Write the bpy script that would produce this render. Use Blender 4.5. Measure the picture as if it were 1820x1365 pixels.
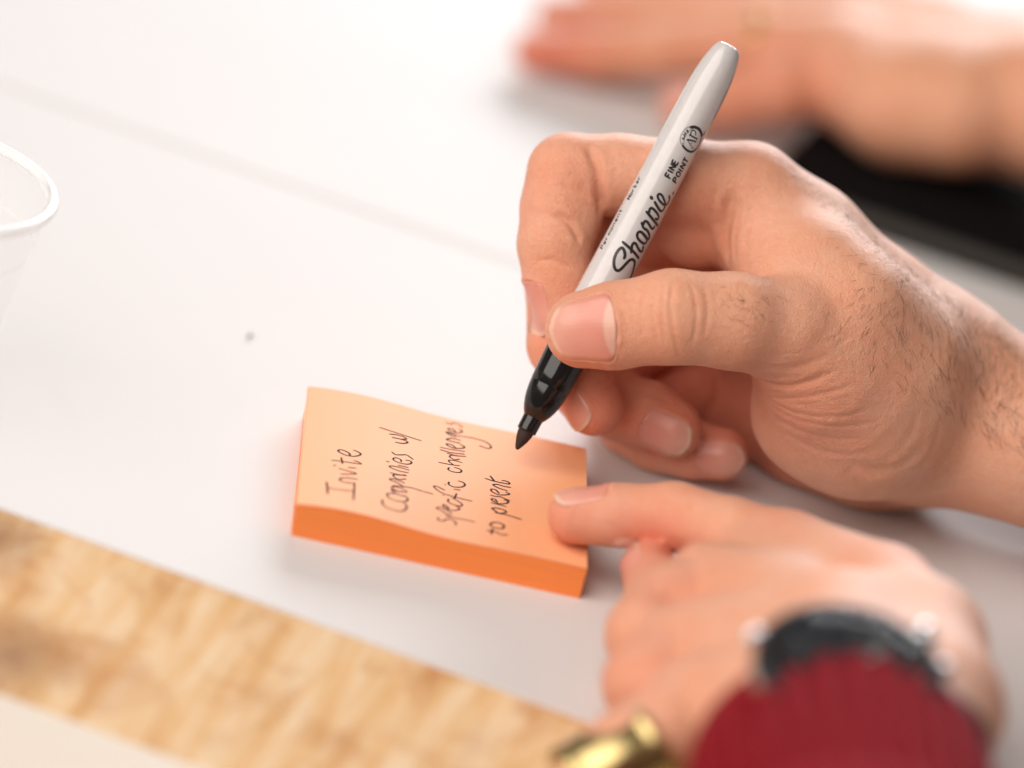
import bpy, math, random
import numpy as np
from mathutils import Vector, Matrix
from mathutils.bvhtree import BVHTree

random.seed(7)
rng = np.random.default_rng(7)
for o in list(bpy.data.objects):
    bpy.data.objects.remove(o)
SC = bpy.context.scene
COL = SC.collection

# ------------------------------------------------------------------ camera
W, H = 1820.0, 1365.0
MM = 0.001
EL, ROLL = math.radians(22.66), math.radians(-14.62)
DIST, FPX = 1500.0, 9547.0
FWD = np.array([0, math.cos(EL), -math.sin(EL)])
_r0 = np.array([1.0, 0, 0])
_u0 = np.array([0, math.sin(EL), math.cos(EL)])
RIGHT = math.cos(ROLL) * _r0 - math.sin(ROLL) * _u0
UP = math.sin(ROLL) * _r0 + math.cos(ROLL) * _u0
CPOS = -FWD * DIST                       # millimetres; the table top is z = 0
FOCUS_D = 84.0                           # focal plane, mm in front of the origin

cam_data = bpy.data.cameras.new("Camera")
cam = bpy.data.objects.new("Camera", cam_data)
COL.objects.link(cam)
m = Matrix.Identity(4)
for i in range(3):
    m[i][0], m[i][1], m[i][2], m[i][3] = RIGHT[i], UP[i], -FWD[i], CPOS[i] * MM
cam.matrix_world = m
cam_data.sensor_width = 36.0
cam_data.lens = FPX * 36.0 / W
cam_data.clip_start, cam_data.clip_end = 0.05, 50.0
cam_data.dof.use_dof = True
cam_data.dof.focus_distance = (DIST - FOCUS_D) * MM
cam_data.dof.aperture_fstop = 3.7
SC.camera = cam

# ------------------------------------------------------------------ light
world = bpy.data.worlds.new("World")
SC.world = world
world.use_nodes = True
bg = world.node_tree.nodes["Background"]
bg.inputs[0].default_value = (1.0, 0.945, 0.90, 1)
bg.inputs[1].default_value = 0.17


def area(name, loc, target, sx, sy, power, color):
    l = bpy.data.lights.new(name, 'AREA')
    l.shape = 'RECTANGLE'
    l.size, l.size_y, l.energy, l.color = sx, sy, power, color
    o = bpy.data.objects.new(name, l)
    COL.objects.link(o)
    o.location = loc
    d = Vector(target) - Vector(loc)
    o.rotation_euler = d.to_track_quat('-Z', 'Y').to_euler()
    return o


area("window_light", (0.28, 2.0, 0.70), (0.03, 0.0, 0.05), 1.25, 0.6, 44.0, (0.94, 0.97, 1.0))
area("room_light", (-0.95, -1.0, 1.22), (0.05, 0.0, 0.03), 2.2, 1.7, 45.0, (1.0, 0.925, 0.855))
area("ceiling_strip", (-0.60, -0.30, 1.9), (0.0, -0.05, 0.0), 1.3, 0.05, 2.6, (1.0, 0.96, 0.9))

SC.view_settings.view_transform = 'Standard'
SC.view_settings.look = 'None'
SC.view_settings.exposure = 0.0
SC.view_settings.gamma = 1.0
SC.view_settings.use_curve_mapping = False
SC.cycles.use_denoising = True
SC.cycles.max_bounces = 6
SC.cycles.use_adaptive_sampling = True
SC.cycles.adaptive_threshold = 0.02
SC.cycles.transparent_max_bounces = 12
SC.cycles.sample_clamp_indirect = 6.0


# ------------------------------------------------------------------ coordinates
# camera frame in millimetres: x right, y down, d towards the camera from the plane through the origin
def cf(px, py, d):
    k = (DIST - d) / FPX
    return np.array([(px - W / 2) * k, (py - H / 2) * k, d], float)


def c2w(P):
    P = np.asarray(P, float).reshape(-1, 3)
    return P[:, :1] * RIGHT - P[:, 1:2] * UP - P[:, 2:3] * FWD


def w2c(P):
    P = np.asarray(P, float).reshape(-1, 3)
    return np.stack([P @ RIGHT, -(P @ UP), -(P @ FWD)], 1)


def at(px, py, d):
    return c2w(cf(px, py, d))[0]


def ray(px, py):
    p0, p1 = at(px, py, 0), at(px, py, 100)
    v = p0 - p1
    return v / np.linalg.norm(v)


def on_plane(px, py, z=0.0):
    """world point (mm) where the sight line of a pixel meets height z"""
    v = ray(px, py)
    t = (z - CPOS[2]) / v[2]
    return CPOS + v * t


UPC = w2c([[0, 0, 1.0]])[0]              # world up in the camera frame


# ------------------------------------------------------------------ materials
class NT:
    def __init__(self, name):
        self.m = bpy.data.materials.new(name)
        self.m.use_nodes = True
        self.t = self.m.node_tree
        self.b = self.t.nodes["Principled BSDF"]

    def n(self, kind, **kw):
        nd = self.t.nodes.new(kind)
        for k, v in kw.items():
            if isinstance(k, str) and hasattr(nd, k):
                setattr(nd, k, v)
        return nd

    def l(self, a, b):
        self.t.links.new(a, b)

    def set(self, **kw):
        for k, v in kw.items():
            self.b.inputs[k.replace('_', ' ')].default_value = v

    def ramp(self, fac, stops):
        r = self.n('ShaderNodeValToRGB')
        el = r.color_ramp.elements
        while len(el) < len(stops):
            el.new(0.5)
        for e, (p, c) in zip(el, stops):
            e.position = p
            e.color = (*c, 1) if len(c) == 3 else c
        self.l(fac, r.inputs[0])
        return r.outputs[0]

    def noise(self, scale, detail=3, rough=0.5, vec=None, dist=0.0):
        nd = self.n('ShaderNodeTexNoise')
        nd.inputs['Scale'].default_value = scale
        nd.inputs['Detail'].default_value = detail
        nd.inputs['Roughness'].default_value = rough
        nd.inputs['Distortion'].default_value = dist
        if vec is not None:
            self.l(vec, nd.inputs['Vector'])
        return nd.outputs[0]

    def coord(self, which='Object', scale=(1, 1, 1), rot=(0, 0, 0)):
        tc = self.n('ShaderNodeTexCoord')
        mp = self.n('ShaderNodeMapping')
        mp.inputs['Scale'].default_value = scale
        mp.inputs['Rotation'].default_value = rot
        self.l(tc.outputs[which], mp.inputs['Vector'])
        return mp.outputs[0]

    def mix(self, fac, a, b, mode='MIX'):
        mx = self.n('ShaderNodeMix', data_type='RGBA', blend_type=mode)
        for s, v in ((mx.inputs[0], fac), (mx.inputs[6], a), (mx.inputs[7], b)):
            if hasattr(v, 'is_linked'):
                self.l(v, s)
            elif isinstance(v, (int, float)):
                s.default_value = v
            else:
                s.default_value = (*v, 1) if len(v) == 3 else v
        return mx.outputs[2]

    def math(self, op, a, b=0.0, clamp=False):
        nd = self.n('ShaderNodeMath', operation=op)
        nd.use_clamp = clamp
        for s, v in ((nd.inputs[0], a), (nd.inputs[1], b)):
            if hasattr(v, 'is_linked'):
                self.l(v, s)
            else:
                s.default_value = v
        return nd.outputs[0]

    def bump(self, height, strength=0.2, dist=0.0002, normal=None):
        bp = self.n('ShaderNodeBump')
        bp.inputs['Strength'].default_value = strength
        bp.inputs['Distance'].default_value = dist
        self.l(height, bp.inputs['Height'])
        if normal is not None:
            self.l(normal, bp.inputs['Normal'])
        return bp.outputs[0]


def plain(name, color, rough=0.5, metal=0.0, **kw):
    t = NT(name)
    t.set(Base_Color=(*color, 1), Roughness=rough, Metallic=metal)
    for k, v in kw.items():
        t.b.inputs[k.replace('_', ' ')].default_value = v
    return t.m


def mat_skin(name, base, red, pale=(0.82, 0.49, 0.35), rough=0.50):
    t = NT(name)
    geo = t.coord('Object', (1000, 1000, 1000))          # millimetres
    at_ = t.n('ShaderNodeAttribute', attribute_name='tone')
    big = t.noise(0.07, 3, 0.55, geo)
    mid = t.noise(0.35, 3, 0.6, geo)
    fine = t.noise(2.2, 2, 0.5, geo)
    c = t.mix(t.ramp(big, [(0.38, (0, 0, 0)), (0.66, (1, 1, 1))]), base, tuple(0.6 * a + 0.4 * b for a, b in zip(base, pale)))
    c = t.mix(t.math('MULTIPLY', t.ramp(mid, [(0.45, (0, 0, 0)), (0.72, (1, 1, 1))]), 0.18), c, red)
    c = t.mix(at_.outputs['Fac'], c, red)
    c = t.mix(t.math('MULTIPLY', t.ramp(fine, [(0.45, (0, 0, 0)), (0.7, (1, 1, 1))]), 0.12), c, tuple(x * 0.72 for x in base))
    t.l(c, t.b.inputs['Base Color'])
    # skin relief: small cells, stretched fine furrows, pores
    v = t.n('ShaderNodeTexVoronoi', feature='DISTANCE_TO_EDGE')
    v.inputs['Scale'].default_value = 1.6
    st = t.n('ShaderNodeMapping')
    st.inputs['Scale'].default_value = (0.7, 1.25, 1.5)
    st.inputs['Rotation'].default_value = (0.3, 0.5, 0.5)
    t.l(geo, st.inputs['Vector'])
    ws = t.n('ShaderNodeVectorMath', operation='ADD')
    nz = t.n('ShaderNodeTexNoise')
    nz.inputs['Scale'].default_value = 0.9
    t.l(geo, nz.inputs['Vector'])
    t.l(st.outputs[0], ws.inputs[0])
    t.l(nz.outputs['Color'], ws.inputs[1])
    t.l(ws.outputs[0], v.inputs['Vector'])
    cell = t.math('MINIMUM', v.outputs['Distance'], 0.16)
    b1 = t.bump(cell, 0.65, 0.0008)
    b2 = t.bump(fine, 0.35, 0.0006, b1)
    b3 = t.bump(mid, 0.25, 0.0014, b2)
    t.l(b3, t.b.inputs['Normal'])
    rr = t.math('ADD', rough - 0.06, t.math('MULTIPLY', fine, 0.14))
    t.l(rr, t.b.inputs['Roughness'])
    t.set(Subsurface_Weight=0.12, Subsurface_Scale=0.0025)
    t.b.inputs['Subsurface Radius'].default_value = (1.0, 0.35, 0.2)
    t.b.inputs['Specular IOR Level'].default_value = 0.45
    t.b.inputs['Sheen Weight'].default_value = 0.06
    t.b.inputs['Sheen Roughness'].default_value = 0.4
    return t.m


M = {}
M['skin'] = mat_skin('skin', (0.82, 0.39, 0.24), (0.79, 0.20, 0.12))
M['skin2'] = mat_skin('skin_background', (0.77, 0.36, 0.205), (0.76, 0.20, 0.12))


# ------------------------------------------------------------------ object helpers
def mesh_obj(name, V, F, mat, parent=None, smooth=True):
    """V in world millimetres"""
    me = bpy.data.meshes.new(name)
    V = np.asarray(V, float) * MM
    me.from_pydata(V.tolist(), [], [tuple(int(i) for i in f) for f in F])
    if smooth:
        me.polygons.foreach_set('use_smooth', [True] * len(me.polygons))
    if mat is not None:
        me.materials.append(mat)
    me.update()
    o = bpy.data.objects.new(name, me)
    COL.objects.link(o)
    if parent is not None:
        o.parent = parent
    return o


def quads_obj(name, V, Q, mat, parent=None):
    me = bpy.data.meshes.new(name)
    V = np.asarray(V, np.float32) * MM
    Q = np.asarray(Q, np.int32)
    k = Q.shape[1]
    me.vertices.add(len(V))
    me.vertices.foreach_set('co', V.ravel())
    me.loops.add(Q.size)
    me.loops.foreach_set('vertex_index', Q.ravel())
    me.polygons.add(len(Q))
    me.polygons.foreach_set('loop_start', np.arange(0, Q.size, k, dtype=np.int32))
    me.polygons.foreach_set('loop_total', np.full(len(Q), k, np.int32))
    me.polygons.foreach_set('use_smooth', np.ones(len(Q), bool))
    me.update(calc_edges=True)
    me.validate()
    if mat is not None:
        me.materials.append(mat)
    o = bpy.data.objects.new(name, me)
    COL.objects.link(o)
    if parent is not None:
        o.parent = parent
    return o


def empty(name, loc=(0, 0, 0)):
    o = bpy.data.objects.new(name, None)
    COL.objects.link(o)
    o.empty_display_size = 0.02
    return o


def tag(o, label=None, cat=None, group=None, kind=None):
    for k, v in (('label', label), ('category', cat), ('group', group), ('kind', kind)):
        if v:
            o[k] = v
    return o


def unit(v):
    v = np.asarray(v, float)
    return v / np.linalg.norm(v)


def lathe(profile, A, axis, nseg=48, ref=None, closed=False):
    """profile: list of (s, r); A start point; axis unit vector -> V, F"""
    axis = unit(axis)
    ref = np.array([0.3, 0.2, 0.9]) if ref is None else np.asarray(ref, float)
    e1 = unit(ref - axis * (ref @ axis))
    e2 = np.cross(axis, e1)
    V, F = [], []
    for s, r in profile:
        for k in range(nseg):
            a = 2 * math.pi * k / nseg
            V.append(A + axis * s + (e1 * math.cos(a) + e2 * math.sin(a)) * r)
    n = len(profile)
    for i in range(n - 1 if not closed else n):
        j = (i + 1) % n
        for k in range(nseg):
            k2 = (k + 1) % nseg
            F.append((i * nseg + k, i * nseg + k2, j * nseg + k2, j * nseg + k))
    if not closed:
        F.append(tuple(range(nseg))[::-1])
        F.append(tuple((n - 1) * nseg + k for k in range(nseg)))
    return np.array(V), F


def tube(pts, r, n=10, closed=False):
    pts = np.asarray(pts, float)
    N = len(pts)
    rr = np.full(N, r, float) if np.isscalar(r) else np.asarray(r, float)
    V, F = [], []
    prev = None
    for i in range(N):
        if closed:
            t = unit(pts[(i + 1) % N] - pts[i - 1])
        else:
            t = unit(pts[min(i + 1, N - 1)] - pts[max(i - 1, 0)])
        if prev is None:
            a = np.array([0.1, 0.3, 1.0])
            e1 = unit(a - t * (a @ t))
        else:
            e1 = unit(prev - t * (prev @ t))
        prev = e1
        e2 = np.cross(t, e1)
        for k in range(n):
            a = 2 * math.pi * k / n
            V.append(pts[i] + (e1 * math.cos(a) + e2 * math.sin(a)) * rr[i])
    for i in range(N if closed else N - 1):
        j = (i + 1) % N
        for k in range(n):
            k2 = (k + 1) % n
            F.append((i * n + k, i * n + k2, j * n + k2, j * n + k))
    if not closed:
        F.append(tuple(range(n))[::-1])
        F.append(tuple((N - 1) * n + k for k in range(n)))
    return np.array(V), F


def smooth_path(pts, step=0.35):
    """Catmull-Rom through pts, resampled"""
    P = np.asarray(pts, float)
    if len(P) == 2:
        n = max(2, int(np.linalg.norm(P[1] - P[0]) / step) + 1)
        return P[0] + (P[1] - P[0]) * np.linspace(0, 1, n)[:, None]
    E = np.vstack([2 * P[0] - P[1], P, 2 * P[-1] - P[-2]])
    out = []
    for i in range(1, len(E) - 2):
        p0, p1, p2, p3 = E[i - 1], E[i], E[i + 1], E[i + 2]
        n = max(2, int(np.linalg.norm(p2 - p1) / step))
        for t in np.linspace(0, 1, n, endpoint=False):
            out.append(0.5 * (2 * p1 + (p2 - p0) * t + (2 * p0 - 5 * p1 + 4 * p2 - p3) * t * t + (3 * p1 - p0 - 3 * p2 + p3) * t ** 3))
    out.append(P[-1])
    return np.array(out)


def box_vf(ex, ey, ez, o, sx, sy, sz, bev=0.0):
    """box of size sx,sy,sz, corner-centred at o (centre of base), axes ex,ey,ez"""
    b = bev
    V, F = [], []
    rings = [(0, b), (b, 0), (sz - b, 0), (sz, b)] if b else [(0, 0), (sz, 0)]
    for z, ins in rings:
        hx, hy = sx / 2 - ins, sy / 2 - ins
        c = b * 0.9 if b else 0
        pl = [(-hx + c, -hy), (hx - c, -hy), (hx, -hy + c), (hx, hy - c), (hx - c, hy), (-hx + c, hy), (-hx, hy - c), (-hx, -hy + c)] if b else [(-hx, -hy), (hx, -hy), (hx, hy), (-hx, hy)]
        V += [o + ex * x + ey * y + ez * z for x, y in pl]
    n = 8 if b else 4
    for i in range(len(rings) - 1):
        for k in range(n):
            F.append((i * n + k, i * n + (k + 1) % n, (i + 1) * n + (k + 1) % n, (i + 1) * n + k))
    F.append(tuple(range(n))[::-1])
    F.append(tuple((len(rings) - 1) * n + k for k in range(n)))
    return np.array(V), F


# ------------------------------------------------------------------ signed-distance modelling of flesh
def smin(a, b, k):
    h = np.maximum(k - np.abs(a - b), 0.0) / k
    return np.minimum(a, b) - h * h * h * k / 6.0


class Field:
    def __init__(self, lo, hi, h):
        self.lo = np.asarray(lo, float)
        self.h = h
        self.n = np.ceil((np.asarray(hi) - self.lo) / h).astype(int) + 1
        self.ax = [self.lo[i] + h * np.arange(self.n[i]) for i in range(3)]

    def new(self):
        return np.full(self.n, 30.0, np.float32)

    def window(self, lo, hi):
        a = np.clip(np.floor((np.asarray(lo) - self.lo) / self.h).astype(int), 0, self.n - 1)
        b = np.clip(np.ceil((np.asarray(hi) - self.lo) / self.h).astype(int) + 1, 1, self.n)
        if np.any(b <= a):
            return None
        sl = tuple(slice(a[i], b[i]) for i in range(3))
        X = self.ax[0][sl[0]].astype(np.float32)[:, None, None]
        Y = self.ax[1][sl[1]].astype(np.float32)[None, :, None]
        Z = self.ax[2][sl[2]].astype(np.float32)[None, None, :]
        return sl, X, Y, Z

    def cone(self, F, a, b, r1, r2, k, sq=None, pad=9.0):
        """smooth-add a tapered capsule; sq=(nx,ny,nz,s): cross-section scaled by s along n"""
        m = max(r1, r2) * (1.0 if sq is None else max(1, sq[3])) + pad
        w = self.window(np.minimum(a, b) - m, np.maximum(a, b) + m)
        if w is None:
            return
        sl, X, Y, Z = w
        ab = b - a
        L2 = float(ab @ ab) + 1e-9
        x, y, z = X - a[0], Y - a[1], Z - a[2]
        t = np.clip((x * ab[0] + y * ab[1] + z * ab[2]) / L2, 0, 1)
        dx, dy, dz = x - t * ab[0], y - t * ab[1], z - t * ab[2]
        d2 = dx * dx + dy * dy + dz * dz
        r = r1 + (r2 - r1) * t
        if sq is not None:
            n = unit(sq[:3])
            s = sq[3]
            q = dx * n[0] + dy * n[1] + dz * n[2]
            d2 = d2 + q * q * (1.0 / (s * s) - 1.0)
            d = (np.sqrt(d2) - r) * min(1.0, s)
        else:
            d = np.sqrt(d2) - r
        F[sl] = smin(F[sl], d, k)

    def ball(self, F, c, rad, k, axes=None, pad=9.0, sub=False):
        rad = np.asarray(rad, float) * np.ones(3)
        A = np.eye(3) if axes is None else np.asarray(axes, float)
        m = rad.max() + pad
        w = self.window(c - m, c + m)
        if w is None:
            return
        sl, X, Y, Z = w
        x, y, z = X - c[0], Y - c[1], Z - c[2]
        q = 0
        for i in range(3):
            u = (x * A[i][0] + y * A[i][1] + z * A[i][2]) / rad[i]
            q = q + u * u
        d = (np.sqrt(q) - 1.0) * rad.min()
        F[sl] = -smin(-F[sl], d, k) if sub else smin(F[sl], d, k)

    def chain(self, F, pts, k=4.0, sq=None):
        for (a, r1), (b, r2) in zip(pts[:-1], pts[1:]):
            self.cone(F, a, b, r1, r2, k, sq)

    def mesh(self, F):
        """surface nets, then projection of the vertices on to the zero level"""
        h, lo = self.h, self.lo
        ins = F < 0
        nx, ny, nz = F.shape
        c = np.zeros((nx - 1, ny - 1, nz - 1), np.uint8)
        for i in (0, 1):
            for j in (0, 1):
                for l in (0, 1):
                    c += ins[i:nx - 1 + i, j:ny - 1 + j, l:nz - 1 + l]
        act = (c > 0) & (c < 8)
        I, J, K = np.nonzero(act)
        idx = np.full(c.shape, -1, np.int32)
        idx[I, J, K] = np.arange(len(I))
        acc = np.zeros((len(I), 3))
        cnt = np.zeros(len(I))
        cor = [(i, j, l) for i in (0, 1) for j in (0, 1) for l in (0, 1)]
        for p in cor:
            for ax in range(3):
                if p[ax] == 0:
                    q = list(p)
                    q[ax] = 1
                    f0 = F[I + p[0], J + p[1], K + p[2]]
                    f1 = F[I + q[0], J + q[1], K + q[2]]
                    mk = (f0 < 0) != (f1 < 0)
                    t = np.where(mk, f0 / np.where(mk, f0 - f1, 1), 0)
                    pt = np.tile(np.array(p, float), (len(I), 1))
                    pt[:, ax] += t
                    acc[mk] += pt[mk]
                    cnt[mk] += 1
        V = np.stack([I, J, K], 1) + acc / np.maximum(cnt, 1)[:, None]
        faces = []
        for ax in range(3):
            u, v = [(1, 2), (2, 0), (0, 1)][ax]
            sl0 = [slice(None)] * 3
            sl1 = [slice(None)] * 3
            sl0[ax] = slice(0, -1)
            sl1[ax] = slice(1, None)
            s0, s1 = ins[tuple(sl0)], ins[tuple(sl1)]
            E = np.argwhere(s0 != s1)
            ok = (E[:, u] > 0) & (E[:, v] > 0) & (E[:, u] < F.shape[u] - 1) & (E[:, v] < F.shape[v] - 1)
            E = E[ok]
            flip = s0[E[:, 0], E[:, 1], E[:, 2]]
            q = []
            for du, dv in ((-1, -1), (0, -1), (0, 0), (-1, 0)):
                e = E.copy()
                e[:, u] += du
                e[:, v] += dv
                q.append(idx[e[:, 0], e[:, 1], e[:, 2]])
            q = np.stack(q, 1)
            q[~flip] = q[~flip][:, ::-1]
            faces.append(q)
        Q = np.vstack(faces)
        Q = Q[(Q >= 0).all(1)]
        for _ in range(2):                       # light projection towards the true surface
            f, g = self.sample(F, V)
            V = V - g * (f / np.maximum((g * g).sum(1), 0.2))[:, None] * 0.9
        return lo + V * h, Q

    def sample(self, F, V):
        """value and gradient (per voxel) by trilinear interpolation, V in voxel units"""
        n = np.array(F.shape)
        i = np.clip(np.floor(V).astype(int), 0, n - 2)
        t = V - i
        c = {}
        for p in [(a, b, d) for a in (0, 1) for b in (0, 1) for d in (0, 1)]:
            c[p] = F[i[:, 0] + p[0], i[:, 1] + p[1], i[:, 2] + p[2]].astype(float)
        tx, ty, tz = t.T
        lerp = lambda a, b, u: a + (b - a) * u
        x00, x10 = lerp(c[0, 0, 0], c[1, 0, 0], tx), lerp(c[0, 1, 0], c[1, 1, 0], tx)
        x01, x11 = lerp(c[0, 0, 1], c[1, 0, 1], tx), lerp(c[0, 1, 1], c[1, 1, 1], tx)
        f = lerp(lerp(x00, x10, ty), lerp(x01, x11, ty), tz)
        gz = lerp(x01, x11, ty) - lerp(x00, x10, ty)
        gy = lerp(x10 - x00, x11 - x01, tz)
        gx = lerp(lerp(c[1, 0, 0] - c[0, 0, 0], c[1, 1, 0] - c[0, 1, 0], ty), lerp(c[1, 0, 1] - c[0, 0, 1], c[1, 1, 1] - c[0, 1, 1], ty), tz)
        return f, np.stack([gx, gy, gz], 1)

    def above(self, F, z0):
        """flatten against a horizontal surface at world height z0 (flesh resting on it)"""
        X = self.ax[0][:, None, None] * UPC[0]
        Y = self.ax[1][None, :, None] * UPC[1]
        Z = self.ax[2][None, None, :] * UPC[2]
        zz = (X + Y + Z).astype(np.float32)
        F[...] = -smin(-F, -(z0 - zz), 1.5)


def J(px, py, d, r):
    return (cf(px, py, d), r)


def subdivide(fld, F, V, Q):
    """split every quad in four and project the new points on to the surface (camera frame)"""
    n = len(V)
    E = np.vstack([Q[:, [0, 1]], Q[:, [1, 2]], Q[:, [2, 3]], Q[:, [3, 0]]])
    key = np.minimum(E[:, 0], E[:, 1]).astype(np.int64) * n + np.maximum(E[:, 0], E[:, 1])
    uk, inv = np.unique(key, return_inverse=True)
    mid = 0.5 * (V[uk // n] + V[uk % n])
    fc = V[Q].mean(1)
    e = inv.reshape(4, -1) + n
    f = np.arange(len(Q)) + n + len(uk)
    V2 = np.vstack([V, mid, fc])
    q = Q.T
    Q2 = np.concatenate([np.stack([q[0], e[0], f, e[3]], 1), np.stack([q[1], e[1], f, e[0]], 1), np.stack([q[2], e[2], f, e[1]], 1), np.stack([q[3], e[3], f, e[2]], 1)])
    G = (V2 - fld.lo) / fld.h
    for _ in range(2):
        v, g = fld.sample(F, G)
        G = G - g * (v / np.maximum((g * g).sum(1), 0.2))[:, None] * 0.8
    V2 = fld.lo + G * fld.h
    # two light smoothing passes
    for _ in range(3):
        S = np.zeros_like(V2)
        C = np.zeros(len(V2))
        for k in range(4):
            np.add.at(S, Q2[:, k], V2[Q2[:, (k + 1) % 4]] + V2[Q2[:, (k + 3) % 4]])
            np.add.at(C, Q2[:, k], 2)
        V2 = 0.5 * V2 + 0.5 * S / np.maximum(C, 1)[:, None]
    return V2, Q2


def vnormals(V, Q):
    n = np.cross(V[Q[:, 2]] - V[Q[:, 0]], V[Q[:, 3]] - V[Q[:, 1]])
    N = np.zeros_like(V)
    for k in range(4):
        np.add.at(N, Q[:, k], n)
    return N / np.maximum(np.linalg.norm(N, axis=1), 1e-9)[:, None]


def bvh_of(V, Q):
    return BVHTree.FromPolygons([Vector(v) for v in V.tolist()], Q.tolist())


def hit(bvh, px, py):
    """first surface point (world mm) seen through a pixel"""
    r = bvh.ray_cast(Vector(CPOS), Vector(ray(px, py)))
    return None if r[0] is None else (np.array(r[0]), np.array(r[1]))


def crease(V, N, bvh, pix, depth, width, disp, lift=0.25):
    """press a skin fold along a line; pix are points on the seen surface"""
    P = [hit(bvh, *p) for p in smooth_path(pix, 4.0)]
    P = np.array([p[0] for p in P if p is not None])
    if len(P) < 2:
        return
    lo, hi = P.min(0) - 4 * width, P.max(0) + 4 * width
    sel = np.nonzero(((V > lo) & (V < hi)).all(1))[0]
    if not len(sel):
        return
    best = np.full(len(sel), 1e9)
    tt = np.zeros(len(sel))
    for i in range(len(P) - 1):
        a, ab = P[i], P[i + 1] - P[i]
        L = ab @ ab
        if L > 25:
            continue
        t = np.clip(((V[sel] - a) @ ab) / (L + 1e-9), 0, 1)
        d = np.linalg.norm(V[sel] - a - t[:, None] * ab, axis=1)
        mk = d < best
        best[mk] = d[mk]
        tt[mk] = (i + t[mk]) / (len(P) - 1)
    end = np.clip(np.minimum(tt, 1 - tt) * 6, 0, 1)
    g = best / width
    disp[sel] += end * (-depth * np.exp(-g * g) + lift * depth * np.exp(-((g - 2.0) / 1.1) ** 2))


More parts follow.
